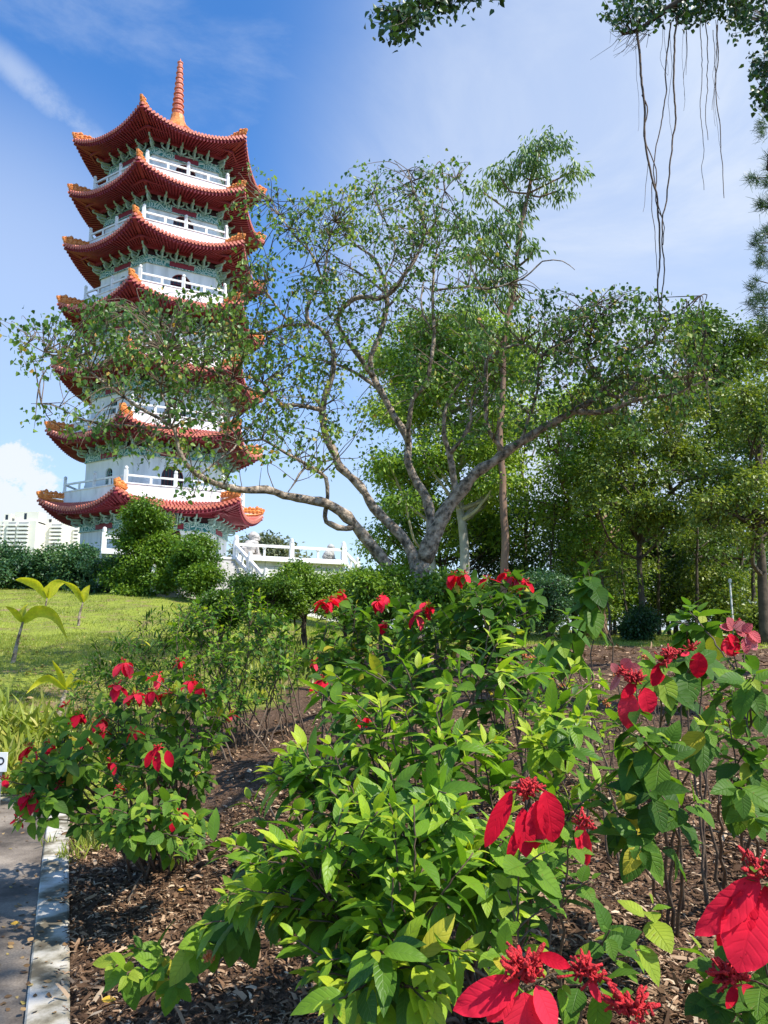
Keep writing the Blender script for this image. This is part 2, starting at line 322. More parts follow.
for k in range(7):
    zt, R, wr = ROOF_Z[k], ROOF_R[k], WALL_R[k]
    z0 = PZ if k == 0 else ROOF_Z[k-1]-.35
    zin = zt-.30 if k < 6 else zt+3.2
    rin = wr+.95 if k < 6 else .75
    top = MB(); sof = MB(); raf = MB(); edge = MB()
    NR = 30
    for i in range(6):
        ts = np.linspace(0, 1, 25)
        E = [eave(i, R, zt, t) for t in ts]
        def inner(t, rr=None, zz=None): return lerp(hp(i, rin if rr is None else rr, 0), hp(i+1, rin if rr is None else rr, 0), t)+V(0, 0, zin if zz is None else zz)
        # roof surface, concave in profile
        rows = [0, .15, .4, .7, 1]
        g = []
        for s in rows:
            for t in ts:
                p = lerp(eave(i, R, zt, t), inner(t), s); p[2] -= (.22 if k < 6 else .9)*math.sin(math.pi*s)*(1 if k == 6 else .6); g.append(p)
        n = len(ts)
        top.add(g, [(a*n+j, a*n+j+1, (a+1)*n+j+1, (a+1)*n+j) for a in range(len(rows)-1) for j in range(n-1)])
        # barrel tile ribs
        for j in range(NR):
            t = (j+.5)/NR; sd = unit(hp(i+1, 1, 0)-hp(i, 1, 0)); prev = None
            for s in rows:
                p = lerp(eave(i, R+.06, zt, t), inner(t), s); p[2] -= (.22 if k < 6 else .9)*math.sin(math.pi*s)*(1 if k == 6 else .6)
                w = .085 if k < 6 else .085*(1-.75*s)
                ring = [p+sd*w, p+sd*w*.6+V(0, 0, .11), p-sd*w*.6+V(0, 0, .11), p-sd*w]
                if prev is not None: top.add(prev+ring, [(0, 1, 5, 4), (1, 2, 6, 5), (2, 3, 7, 6)])
                prev = ring
            # round end tile and drip
            e_ = eave(i, R+.10, zt, t); out = unit(V(*(e_-PC)[:2], 0))
            edge.add([e_+sd*.1*math.cos(q)+V(0, 0, .03+.1*math.sin(q)) for q in np.arange(8)*math.pi/4]+[e_-out*.12+sd*.1*math.cos(q)+V(0, 0, .03+.1*math.sin(q)) for q in np.arange(8)*math.pi/4],
                     [tuple(range(8))]+[(q, q+8, (q+1) % 8+8, (q+1) % 8) for q in range(8)])
            e2 = eave(i, R+.07, zt, min(1, t+.5/NR)); edge.box(e2+V(0, 0, -.10), sd*.07, out*.02, V(0, 0, .07))
        # fascia under the tiles
        g = []
        for t in ts: g += [eave(i, R-.02, zt, t)+V(0, 0, -.02), eave(i, R-.02, zt, t)+V(0, 0, -.24), eave(i, R-.25, zt, t)+V(0, 0, -.26)]
        sof.add(g, [(3*j+q, 3*j+3+q, 3*j+4+q, 3*j+1+q) for j in range(len(ts)-1) for q in (0, 1)])
        # soffit
        rs, zs = wr+.42, zt-1.02
        g = []
        for s in (0, .5, 1):
            for t in ts: g.append(lerp(eave(i, R-.25, zt, t)+V(0, 0, -.25), lerp(hp(i, rs, zs), hp(i+1, rs, zs), t), s)+V(0, 0, .05*math.sin(math.pi*s)))
        sof.add(g, [(a*n+j, a*n+j+1, (a+1)*n+j+1, (a+1)*n+j) for a in range(2) for j in range(n-1)])
        for j in range(1, 28):
            t = j/28.; a = eave(i, R-.04, zt, t)+V(0, 0, -.31); b = lerp(hp(i, rs, zs-.05), hp(i+1, rs, zs-.05), lerp(.5, t, .93))
            raf.bar(a, b, .10, .12)
        raf.bar(hp(i, R-.02, zt-.38), hp(i, rs, zs-.1), .24, .24)
        for rr, dz, hh in ((rs-.02, -.16, .22),):
            raf.bar(hp(i, rr, zs+dz), hp(i+1, rr, zs+dz), .2, hh)
        q = .33; raf.bar(eave(i, R-.02, zt, .0)*0+lerp(hp(i, R, zt-.9), hp(i, rs, zs-.1), .55), lerp(hp(i+1, R, zt-.9), hp(i+1, rs, zs-.1), .55), .12, .1)
    roof = top.build('roof', M['tile'], pag)
    edge.build('edge_tiles', M['tile_edge'], roof)
    sof.build('soffit', M['maroon'], roof); raf.build('rafters', M['maroon'], roof)
    for i in range(6):                                    # ridge and its upturned ornament at each corner
        o = MB(); d = HD[i]; sd = np.cross(d, V(0, 0, 1))
        pts = [hp(i, rin+.1, zin+.1), hp(i, lerp(rin, R, .5), lerp(zin, zt, .5)+.02), hp(i, R-.35, zt-.05), hp(i, R+.05, zt+.1)]
        if k == 6: pts = [hp(i, rin+.1, zin), hp(i, 3.2, zt+.75), hp(i, 5.2, zt+.02), hp(i, R-.4, zt-.05), hp(i, R+.05, zt+.1)]
        o.tube(spline(pts, .3), .13, 6)
        o.tube(spline([hp(i, R-.7, zt+.05), hp(i, R-.3, zt+.2), hp(i, R+.02, zt+.15), hp(i, R+.1, zt+.38)], .12), .12, 6)
        for q, (rr, h_) in enumerate(((-.1, .30), (-.42, .42), (-.72, .30), (-1.0, .34), (-1.28, .26), (-1.55, .28))):
            c = hp(i, R+rr, zt+.12)
            o.lathe(c, [(.15, -.1), (.19, .06), (.12, h_*.5), (.17, h_*.66), (.14, h_*.9), (.04, h_+.06)], 6)
            o.box(c+d*.12+V(0, 0, h_*.7), d*.11, sd*.07, V(0, 0, .07))
        o.build('ridge_ornament', M['tile_yellow'], roof)
    # wall, with an arched opening in every face
    ztop = zt-1.0; wl = MB()
    for i in range(6):
        a, b = hp(i, wr, 0), hp(i+1, wr, 0); sd = unit(b-a); W = np.linalg.norm(b-a); nn = unit(np.cross(sd, V(0, 0, 1))); mid = (a+b)/2
        if nn@(mid-PC) < 0: nn = -nn
        wide = i % 2 == 1
        hw = .72 if wide else .36; hs = (1.25 if wide else 1.55)+(.5 if k == 0 else .2-.045*k); nA = 12
        base = z0+(.28 if k else .15)
        out = [(-hw, 0)]+[(hw*-math.cos(math.pi*q/nA), hs+hw*math.sin(math.pi*q/nA)) for q in range(nA+1)]+[(hw, 0)]
        H = ztop-base
        rect = [(-W/2, 0), (-W/2, H*.5)]; m_ = len(out)
        rc = []
        for (x, y) in out:                                # matching points on the rectangle
            if y == 0: rc.append((-W/2 if x < 0 else W/2, 0))
            else:
                an = math.atan2(y-hs, x); tx = math.cos(an); ty = max(math.sin(an), 1e-6)
                s = min((W/2)/max(abs(tx), 1e-6), (H-hs)/ty); rc.append((tx*s, hs+ty*s))
        def w3(x, y, dep=0.): return mid+sd*x+nn*dep+V(0, 0, base+y)
        g = [w3(*p) for p in out]+[w3(*p) for p in rc]+[w3(-W/2, H), w3(W/2, H)]
        f = []; used = set()
        for q in range(m_-1):
            f.append((q, q+1, m_+q+1, m_+q))
        wl.add(g, f)
        for sx in (-1, 1):                                # fill the top corner triangles
            cand = [p for p in rc if p[0]*sx > 0]
            side = [p for p in cand if abs(abs(p[0])-W/2) < 1e-4 and p[1] > 0]; tp = [p for p in cand if abs(p[1]-H) < 1e-4]
            pa = max(side, key=lambda p: p[1]); pb = max(tp, key=lambda p: abs(p[0])) if tp else (0, H)
            wl.add([w3(*pa), w3(sx*W/2, H), w3(*pb)], [(0, 1, 2)])
        wl.add([w3(x, y) for x, y in out]+[w3(x, y, -.28) for x, y in out], [(q, q+1, m_+q+1, m_+q) for q in range(m_-1)])
        wl.add([w3(-W/2, 0), w3(W/2, 0), w3(W/2, -(base-z0)-.3), w3(-W/2, -(base-z0)-.3)], [(0, 1, 2, 3)])
        win = MB(); win.add([w3(x*1.02, y, -.26) for x, y in out], [tuple(range(m_))])
        wo = win.build('window', M['glass'], pag)
        fr = MB()
        for q in range(m_-1): fr.bar(w3(*[v_*1.0 for v_ in out[q]], -.12), w3(*out[q+1], -.12), .09, .09, up=nn)
        for x in np.arange(-hw+.24, hw-.1, .24): fr.bar(w3(x, 0, -.2), w3(x, hs+math.sqrt(max(0, hw*hw-x*x)), -.2), .035, .035, up=nn)
        for y in (hs*.5, hs): fr.bar(w3(-hw, y, -.2), w3(hw, y, -.2), .035, .035, up=nn)
        fr.build('lattice', M['teal_pale'] if not wide else M['maroon_dark'], wo)
    wl.build('wall', M['wall'], pag)
    # painted band, backing strip with bracket shade put into its colour, bracket arms
    band = MB(); fri = MB(); pans = []
    for i in range(6):
        for (lo, hi, rr, mb) in ((-2.2, -1.72, wr+.07, band), (-1.71, -1.05, wr+.03, fri)):
            a0_, b0_ = hp(i, rr, 0), hp(i+1, rr, 0)
            ai, bi = hp(i, wr-.1, 0), hp(i+1, wr-.1, 0); zl, zh = V(0, 0, zt+lo), V(0, 0, zt+hi)
            mb.add([a0_+zl, b0_+zl, b0_+zh, a0_+zh, ai+zl, bi+zl, bi+zh, ai+zh], [(0, 1, 2, 3), (0, 4, 5, 1), (3, 2, 6, 7)])
        a, b = hp(i, wr+.07, 0), hp(i+1, wr+.07, 0); sd = unit(b-a); mid = (a+b)/2; nn = unit(V(*(mid-PC)[:2], 0))
        pan = MB(); pan.box(mid+V(0, 0, zt-1.96), sd*.85, nn*.03, V(0, 0, .19)); pans.append(pan)
        for zz in (-2.2, -1.7): band.bar(a+V(0, 0, zt+zz)+nn*.03, b+V(0, 0, zt+zz)+nn*.03, .08, .07)
    bo = band.build('painted_band', M['band'], pag); [pan.build('panel', M['maroon'], bo) for pan in pans]; fri.build('shaded_frieze', M['shaded_frieze'], pag)
    rest = MB()
    for i in range(6):
        for j in range(5):
            t = j/5.; a = lerp(hp(i, wr, 0), hp(i+1, wr, 0), t); sd = unit(hp(i+1, 1, 0)-hp(i, 1, 0)); mid = (hp(i, 1, 0)+hp(i+1, 1, 0))/2
            nn = HD[i] if j == 0 else unit(V(*(mid-PC)[:2], 0)); sc = 1.15 if j == 0 else 1.
            seen = i in (0, 1) or (i == 2 and j < 4); br = MB() if seen else rest
            z = zt-1.74; sdx = np.cross(nn, V(0, 0, 1))
            P_ = [a+V(0, 0, z-.02), a+nn*.30*sc+V(0, 0, z-.06), a+nn*.50*sc+V(0, 0, z+.08), a+nn*.48*sc+V(0, 0, z+.30), a+nn*.62*sc+V(0, 0, z+.42), a+nn*.74*sc+V(0, 0, z+.42), a+nn*.80*sc+V(0, 0, z+.54), a+nn*.73*sc+V(0, 0, z+.62)]
            br.tube(spline(P_, .09), .06, 6)
            br.box(a+nn*.27+V(0, 0, z+.16), nn*.27, sdx*.06, V(0, 0, .08)); br.box(a+nn*.32+V(0, 0, z+.36), nn*.32, sdx*.10, V(0, 0, .045))
            if j:
                for sx in (-1, 1):
                    br.tube(spline([a+nn*.15+V(0, 0, z+.12), a+nn*.2+sd*.2*sx+V(0, 0, z+.10), a+nn*.2+sd*.36*sx+V(0, 0, z+.22), a+nn*.2+sd*.38*sx+V(0, 0, z+.40)], .09), .06, 5)
                    br.box(a+nn*.2+sd*.38*sx+V(0, 0, z+.46), sd*.10, nn*.10, V(0, 0, .05))
            if seen: br.build('bracket', M['teal_pale'], pag)
    rest.build('brackets', M['teal_pale'], pag)['kind'] = 'stuff'
    # balcony on the roof: solid parapet, posts, rail
    if k < 6:
        pr = wr+1.0 if k else wr+1.25; pa = MB(); rl = MB()
        for i in range(6):
            for (r0, r1, zl, zh) in ((pr, pr-.2, zt-.55, zt+.42), (pr+.05, pr-.25, zt+.42, zt+.50)):
                g = [hp(i, r0, zl), hp(i+1, r0, zl), hp(i+1, r0, zh), hp(i, r0, zh), hp(i, r1, zl), hp(i+1, r1, zl), hp(i+1, r1, zh), hp(i, r1, zh)]
                pa.add(g, [(0, 1, 2, 3), (4, 7, 6, 5), (3, 2, 6, 7), (0, 4, 5, 1)])
            fl = [hp(i, pr-.2, zt-.36), hp(i+1, pr-.2, zt-.36), PC+V(0, 0, zt-.36)]; pa.add(fl, [(0, 1, 2)])
            rl.bar(hp(i, pr-.1, zt+.98), hp(i+1, pr-.1, zt+.98), .10, .12)
            sdn = unit(hp(i+1, 1, 0)-hp(i, 1, 0))
            for t in (.25, .75):
                c = lerp(hp(i, pr-.1, 0), hp(i+1, pr-.1, 0), t)
                rl.bar(c+V(0, 0, zt+.5), c+V(0, 0, zt+.95), .07, .16, up=sdn)
            for t in (0, .5):
                c = lerp(hp(i, pr-.1, 0), hp(i+1, pr-.1, 0), t); p_ = MB(); q_ = HD[i]*.1; q2 = np.cross(HD[i], V(0, 0, 1))*.1
                p_.box(c+V(0, 0, zt+.9), q_, q2, V(0, 0, .42)); p_.lathe(c+V(0, 0, zt+1.32), [(.07, 0), (.12, .06), (.12, .16), (.05, .24)], 8)
                p_.build('railing_post', M['white'], pag)
        pa.build('parapet', M['white'], pag); rl.build('handrail', M['white'], pag)
sp = MB(); zb = 40.2
sp.lathe(PC, [(1.0, zb-.6), (.98, zb-.2), (.72, zb+.2), (.55, zb+.6), (.50, zb+1.0)], 12); sp.build('spire_base', M['tile_yellow'], pag)
sp = MB(); prof = [(.44, zb+.95)]; n = 10
for q in range(n):
    r = lerp(.42, .2, q/(n-1)); z = zb+1.0+q*.47
    prof += [(r*.82, z+.02), (r*1.0, z+.20), (r*.86, z+.38), (r*1.15, z+.41), (r*1.15, z+.46)]
prof += [(.12, 45.85), (.05, 46.05), (.02, 46.25)]
M['spire'] = rough_mat('spire', [(.3, (.55, .16, .1)), (.7, (.72, .28, .19))], scale=3, rough=.5, bump=.1)
sp.lathe(PC, prof, 14); sp.build('spire', M['spire'], pag, smooth=False)
# plaque over the entrance
mid = (hp(1, WALL_R[0], 0)+hp(2, WALL_R[0], 0))/2; nn = unit(V(*(mid-PC)[:2], 0)); sd = unit(hp(2, 1, 0)-hp(1, 1, 0))
pc = mid+nn*.55+V(0, 0, 8.75); tl = unit(V(0, 0, 1)+nn*.25)
m_ = MB(); m_.box(pc, sd*.36, np.cross(sd, tl)*.04, tl*.62); pq = m_.build('name_plaque', M['teal_pale'], pag)
fn = np.cross(tl, sd); fn = fn if fn@nn > 0 else -fn
m_ = MB(); m_.box(pc+fn*.03, sd*.28, fn*.04, tl*.54); m_.build('plaque_face', plain('plaque_dark', (.06, .09, .09)), pq)
tcu = bpy.data.curves.new('lettering', 'FONT'); tcu.body = '\u5165\n\u96f2\n\u5854'; tcu.size = .34; tcu.align_x = 'CENTER'; tcu.align_y = 'CENTER'; tcu.extrude = .01; tcu.space_line = .95
to = bpy.data.objects.new('lettering', tcu); C.objects.link(to)
from mathutils import Matrix
Rm = Matrix((tuple(sd), tuple(tl), tuple(fn))).transposed().to_4x4()
if Rm.determinant() < 0: Rm = Matrix((tuple(-sd), tuple(tl), tuple(fn))).transposed().to_4x4()
bpy.context.view_layer.update()
me = bpy.data.meshes.new_from_object(to.evaluated_get(bpy.context.evaluated_depsgraph_get()))
bpy.data.objects.remove(to)
if len(me.vertices):
    me.materials.clear(); me.materials.append(M['gold']); to = bpy.data.objects.new('lettering', me); C.objects.link(to); to.parent = pq
    to.matrix_local = Matrix.Translation(Vector(pc+fn*.085-V(PX, PY, PZ))) @ Rm; me.name = 'lettering'

# ------------------------------------------------------------------ terrace, stairs, balustrades
TU = V(.882, .471, 0); TN = V(.471, -.882, 0); P0 = V(-8.95, 44, 0)
def tp(u, n_, z): return P0+TU*u+TN*n_+V(0, 0, z)
ter = empty('stone_terrace', tp(0, 0, PZ), 'pale stone block terrace raised under the pagoda, with a short flight of steps', 'terrace')
M['ashlar'] = None
def ashlar():
    m, nt, b = mat('ashlar'); tc = nd(nt, 'ShaderNodeTexCoord')
    bk = nd(nt, 'ShaderNodeTexBrick', Scale=1.); bk.inputs['Color1'].default_value = (.68, .67, .63, 1); bk.inputs['Color2'].default_value = (.78, .77, .73, 1); bk.inputs['Mortar'].default_value = (.4, .39, .36, 1)
    bk.inputs['Mortar Size'].default_value = .02; bk.inputs['Brick Width'].default_value = 1.1; bk.inputs['Row Height'].default_value = .34
    mp = nd(nt, 'ShaderNodeMapping'); mp.inputs['Rotation'].default_value = (math.radians(90), 0, 0); nt.links.new(tc.outputs['Object'], mp.inputs[0])
    nt.links.new(mp.outputs[0], bk.inputs['Vector'])
    n = nd(nt, 'ShaderNodeTexNoise', Scale=1.3, Detail=8.); nt.links.new(tc.outputs['Object'], n.inputs['Vector'])
    mx = nd(nt, 'ShaderNodeMix', data_type='RGBA', blend_type='MULTIPLY'); mx.inputs[0].default_value = .6
    nt.links.new(bk.outputs[0], mx.inputs[6]); nt.links.new(ramp(nt, n.outputs['Fac'], [(.35, (.55, .56, .54)), (.6, (1, 1, 1))]), mx.inputs[7]); nt.links.new(mx.outputs[2], b.inputs['Base Color']); b.inputs['Roughness'].default_value = .85
    return m
M['ashlar'] = ashlar()
m_ = MB(); zl, zh = .8, PZ-.02
cs = [tp(-7.6, 0, 0), tp(7.3, 0, 0), tp(7.3, -20, 0), tp(-7.6, -20, 0)]
g = [c+V(0, 0, zl) for c in cs]+[c+V(0, 0, zh) for c in cs]
m_.add(g, [(0, 1, 5, 4), (1, 2, 6, 5), (2, 3, 7, 6), (3, 0, 4, 7), (4, 5, 6, 7)]); m_.build('retaining_wall', M['ashlar'], ter)
m_ = MB(); m_.bar(tp(-7.65, .06, zh+.04), tp(7.4, .06, zh+.04), .5, .14); m_.bar(tp(7.3, 0, zh+.038), tp(7.3, -20, zh+.038), .5, .13); m_.build('coping', M['white'], ter)
m_ = MB(); NS = 14
for q in range(NS): m_.box(tp(-2.75, .25+q*.31, lerp(PZ-.05, 3.3, (q+.5)/NS)-.35), TU*2.6, TN*.16, V(0, 0, .35))
M['step'] = rough_mat('step', [(.3, (.38, .37, .34)), (.7, (.58, .56, .52))], scale=2, rough=.9, bump=.3)
m_.build('steps', M['step'], ter)
def balustrade(a, b, label, nposts, panels=True, h=.95):
    root = empty('balustrade', a, label, 'balustrade', 'white balustrades of the terrace'); d = b-a; u = unit(V(d[0], d[1], 0)); sd = np.cross(u, V(0, 0, 1))
    for q in range(nposts):
        c = lerp(a, b, q/(nposts-1)); p_ = MB(); p_.box(c+V(0, 0, h*.58), u*.13, sd*.13, V(0, 0, h*.58)); p_.lathe(c+V(0, 0, h*1.16), [(.10, 0), (.13, .05), (.12, .16), (.10, .26), (.03, .30)], 8)
        p_.build('post', M['white'], root)
    rl = MB(); rl.bar(a+V(0, 0, h*.88), b+V(0, 0, h*.88), .16, .17); rl.build('handrail', M['white'], root)
    rl = MB(); rl.bar(a+V(0, 0, .10), b+V(0, 0, .10), .14, .2)
    nb = (nposts-1)*(3 if panels else 1)
    for q in range(nb):
        c = lerp(a, b, (q+.5)/nb); rl.bar(c+V(0, 0, .2), c+V(0, 0, h*.82), .10, .12, up=u)
        rl.lathe(c+V(0, 0, h*.62), [(.05, 0), (.13, .12), (.14, .16)], 6)
    rl.build('rail_struts', M['white'], root); return root
balustrade(tp(.05, -.1, PZ+.08), tp(7.2, -.1, PZ+.08), 'white stone balustrade along the terrace edge right of the steps', 3, False)
balustrade(tp(-7.5, -.1, PZ+.08), tp(-5.5, -.1, PZ+.08), 'white stone balustrade on the terrace edge behind the round bush', 2, False)
balustrade(tp(-.05, .15, PZ), tp(.35, 4.6, 3.55), 'white sloping balustrade down the right side of the terrace steps', 3)
balustrade(tp(-5.5, .15, PZ), tp(-5.6, 4.6, 3.5), 'white sloping balustrade down the left side of the steps, mostly behind the bush', 3)
balustrade(tp(7.35, -.3, PZ+.05), tp(9.6, -.9, 4.1), 'short white balustrade dropping away at the far right end of the terrace', 3)
def statue(c, s, label, mm, face=1):
    root = empty('stone_lion', c, label, 'statue', 'stone lions on the terrace'); 
    b_ = MB(); b_.box(c+V(0, 0, .22*s), TU*.55*s, TN*.36*s, V(0, 0, .22*s)); b_.build('plinth', mm, root)
    def blob(name, lst):
        q = MB()
        for (u, z, r, rz) in lst:
            pr_ = [(r*math.cos(a)*s*(1+.13*math.sin(7*a)+rng.normal(0, .05)), z*s+rz*s*math.sin(a)) for a in np.linspace(-1.5, 1.5, 9)]
            q.lathe(c+TU*u*s*face, pr_, 12)
        return q.build(name, mm, root, smooth=False)
    blob('body', [(-.1, .85, .42, .45), (-.32, .68, .32, .32), (.14, 1.02, .33, .4)])
    blob('head', [(.22, 1.5, .30, .28), (.42, 1.42, .17, .15), (.12, 1.58, .28, .26)])
    q = MB()
    for sx in (-1, 1): q.tube([c+TU*.3*s*face+TN*.16*sx*s+V(0, 0, 1.0*s), c+TU*.42*s*face+TN*.17*sx*s+V(0, 0, .44*s), c+TU*.55*s*face+TN*.17*sx*s+V(0, 0, .5*s)], [.13*s, .10*s, .08*s], 7)
    q.build('forelegs', mm, root)
statue(tp(1.35, -1.3, PZ), 1.05, 'pale stone lion seated on the terrace behind the railing near the steps', plain('lion_pale', (.50, .46, .42), .85, .15, 4, .5))
statue(tp(6.55, -.9, PZ), .75, 'small dark weathered stone lion at the far right corner of the terrace', M['stone_grey'])
SKYSTR = .135; SKYSAT = 1.25; SKYVAL = 1.16; SKYTINT = (.84, 1., 1.15, 1); CLOUD = (3.65, 4.15, 5.0, 1); CUMUL = (4.6, 4.8, 5.2, 1); EXPO = .58
# ------------------------------------------------------------------ apartment blocks far off
def block(pxs, ytop, Y, label, parts, fh=2.84, bottom=-5):
    root = empty('apartment_block', at(pxs[0], 620, Y)*V(1, 1, 0), label, 'apartment block', 'apartment blocks on the skyline')
    X0, X1 = at(pxs[0], 500, Y)[0], at(pxs[1], 500, Y)[0]; zt = at(pxs[0], ytop, Y)[2]
    b = MB(); b.box(V((X0+X1)/2, Y+8, (zt+bottom)/2), V((X1-X0)/2, 0, 0), V(0, 8, 0), V(0, 0, (zt-bottom)/2)); b.build('wall', M['apt'], root)
    for (pa, pb, yt) in parts['tops']:
        a, c = at(pa, 500, Y)[0], at(pb, 500, Y)[0]; z2 = at(pa, yt, Y)[2]
        b = MB(); b.box(V((a+c)/2, Y+9, (z2+zt)/2-.5), V((c-a)/2, 0, 0), V(0, 6, 0), V(0, 0, (z2-zt)/2+.5)); r_ = b.build('roof_tank', M['apt'], root)
        b = MB(); b.box(V(lerp(a, c, .45), Y+2.95, (z2+zt)/2+.3), V(.9, 0, 0), V(0, .1, 0), V(0, 0, (z2-zt)*.3)); b.build('opening', M['glass'], r_)
    bal = MB(); win = MB(); nfl = 22
    for (pa, pb, dep) in parts['bays']:
        a, c = at(pa, 500, Y)[0], at(pb, 500, Y)[0]
        for q in range(nfl):
            z = zt-1.0-q*fh
            bal.box(V((a+c)/2, Y-dep/2, z-1.9), V((c-a)/2, 0, 0), V(0, dep/2, 0), V(0, 0, .75))
            win.box(V((a+c)/2, Y-.06, z-.55), V((c-a)/2-.4, 0, 0), V(0, .05, 0), V(0, 0, .52))
    bal.build('balconies', M['apt2'], root); w = win.build('window_bands', M['apt_glass'], root)
M['apt'] = plain('apt', (.70, .67, .58), .8, .06, .05, 0); M['apt2'] = plain('apt2', (.74, .72, .66), .8, .05, .05, 0); M['apt_glass'] = plain('apt_glass', (.20, .21, .22), .4, .3, .4, 0)
block((-26, 38), 521, 520, 'cream high-rise block at the left edge with two roof tanks, tallest on the skyline', dict(tops=[(3, 10, 513), (14, 38, 511)], bays=[(-24, -10, 1.6), (-8, 2.5, 1.6), (10, 18.5, 1.6), (20.5, 31, 2.2), (-.5+4, 6, 1.)]))
block((38.2, 65), 523, 534, 'cream high-rise block in the middle of the skyline group, with one low roof tank', dict(tops=[(46, 55, 518)], bays=[(38.5, 46, 1.6), (53, 64, 2.2)]))
block((65.3, 81), 525.5, 548, 'plain cream high-rise block just left of the pagoda wall, lowest of the skyline group', dict(tops=[(74, 78, 524)], bays=[(76, 80.5, 1.4)]))

# ------------------------------------------------------------------ ground sheet
def axis(parts): return np.unique(np.concatenate([np.linspace(a, b, n) for a, b, n in parts]))
gx = axis([(-3000, -200, 12), (-200, -60, 12), (-60, -14, 40), (-14, -5, 46), (-5, 5, 170), (5, 14, 46), (14, 60, 40), (60, 200, 12), (200, 3000, 12)])
gy = axis([(-60, -6, 8), (-6, .5, 20), (.5, 9, 170), (9, 20, 80), (20, 80, 100), (80, 200, 16), (200, 3500, 14)])
X, Y_ = np.meshgrid(gx, gy); Z = G(X, Y_)
Z = np.where((X < -5.5) & (kerb_s(X, Y_) < 0), -.004, Z)
gv = np.stack([X, Y_, Z], -1).reshape(-1, 3); nx, ny = len(gx), len(gy)
jj, ii = np.meshgrid(np.arange(ny-1), np.arange(nx-1), indexing='ij'); a = (jj*nx+ii).ravel()
gf = np.stack([a, a+1, a+nx+1, a+nx], 1)
# planted bed (0) or lawn (1), and the wood floor: stored per vertex as where each kind of ground lies
Xf, Yf = gv[:, 0], gv[:, 1]; q = Xf/np.maximum(Yf, 3)
lawn = sst(-.26, -.34, q+.03*np.sin(Yf*2))*sst(6.2, 7.4, Yf+.3*np.sin(Xf*3))
lawn = np.maximum(lawn, sst(-.08, -.16, q+.02*np.sin(Yf*3))*sst(9.5, 11, Yf))
lawn = np.maximum(lawn, .9*sst(21.5, 23, Yf+1.2*np.sin(Xf*.7)))
attr = np.stack([lawn, np.zeros_like(lawn), np.zeros_like(lawn)], 1)
m, nt, b = mat('ground'); tc = nd(nt, 'ShaderNodeTexCoord'); A = nd(nt, 'ShaderNodeAttribute', attribute_name='lv'); sx = nd(nt, 'ShaderNodeSeparateXYZ'); nt.links.new(A.outputs['Vector'], sx.inputs[0])
mp = nd(nt, 'ShaderNodeMapping'); mp.inputs['Scale'].default_value = (1, .35, 1); mp.inputs['Rotation'].default_value = (0, 0, .5); nt.links.new(tc.outputs['Object'], mp.inputs[0])
n1 = nd(nt, 'ShaderNodeTexNoise', Scale=38., Detail=8., Roughness=.75, Distortion=1.5); nt.links.new(mp.outputs[0], n1.inputs['Vector'])
mul = ramp(nt, n1.outputs['Fac'], [(.3, (.03, .018, .011)), (.5, (.10, .06, .036)), (.62, (.2, .125, .08)), (.78, (.36, .26, .18))])
n2 = nd(nt, 'ShaderNodeTexNoise', Scale=.9, Detail=9., Roughness=.7); nt.links.new(tc.outputs['Object'], n2.inputs['Vector'])
n3 = nd(nt, 'ShaderNodeTexNoise', Scale=22., Detail=6.); nt.links.new(tc.outputs['Object'], n3.inputs['Vector'])
g1 = ramp(nt, n2.outputs['Fac'], [(.38, (.27, .19, .10)), (.47, (.22, .25, .045)), (.6, (.28, .33, .045)), (.75, (.34, .36, .07))])
mg = nd(nt, 'ShaderNodeMix', data_type='RGBA', blend_type='MULTIPLY'); mg.inputs[0].default_value = .8
nt.links.new(g1, mg.inputs[6]); nt.links.new(ramp(nt, n3.outputs['Fac'], [(.3, (.5, .5, .5)), (.65, (1.2, 1.2, 1.1))]), mg.inputs[7])
mx = nd(nt, 'ShaderNodeMix', data_type='RGBA'); ad = nd(nt, 'ShaderNodeMath', operation='ADD'); ad.inputs[1].default_value = -.5
nt.links.new(n2.outputs['Fac'], ad.inputs[0]); ad2 = nd(nt, 'ShaderNodeMath', operation='ADD'); nt.links.new(ad.outputs[0], ad2.inputs[0]); nt.links.new(sx.outputs['X'], ad2.inputs[1])
nt.links.new(ramp(nt, ad2.outputs[0], [(.4, (0, 0, 0)), (.6, (1, 1, 1))]), mx.inputs[0])
nt.links.new(mul, mx.inputs[6]); nt.links.new(mg.outputs[2], mx.inputs[7]); nt.links.new(mx.outputs[2], b.inputs['Base Color'])
b.inputs['Roughness'].default_value = .95; b.inputs['Specular IOR Level'].default_value = .15
bp = nd(nt, 'ShaderNodeBump', Strength=.9, Distance=.02); nt.links.new(n1.outputs['Fac'], bp.inputs['Height']); nt.links.new(bp.outputs[0], b.inputs['Normal'])
o = mesh_obj('ground', gv, gf, m, attr=attr, smooth=True); o['kind'] = 'structure'

# the path: a sheet on the left of the kerb
m, nt, b = mat('path'); tc = nd(nt, 'ShaderNodeTexCoord')
n1 = nd(nt, 'ShaderNodeTexNoise', Scale=1.6, Detail=9., Roughness=.65); nt.links.new(tc.outputs['Object'], n1.inputs['Vector'])
c1 = ramp(nt, n1.outputs['Fac'], [(.38, (.06, .046, .033)), (.5, (.17, .135, .10)), (.66, (.31, .255, .195))])
n2 = nd(nt, 'ShaderNodeTexNoise', Scale=90., Detail=4.); nt.links.new(tc.outputs['Object'], n2.inputs['Vector'])
mg = nd(nt, 'ShaderNodeMix', data_type='RGBA', blend_type='MULTIPLY'); mg.inputs[0].default_value = .6
nt.links.new(c1, mg.inputs[6]); nt.links.new(ramp(nt, n2.outputs['Fac'], [(.3, (.5, .5, .5)), (.65, (1.15, 1.15, 1.15))]), mg.inputs[7]); nt.links.new(mg.outputs[2], b.inputs['Base Color']); b.inputs['Roughness'].default_value = .8
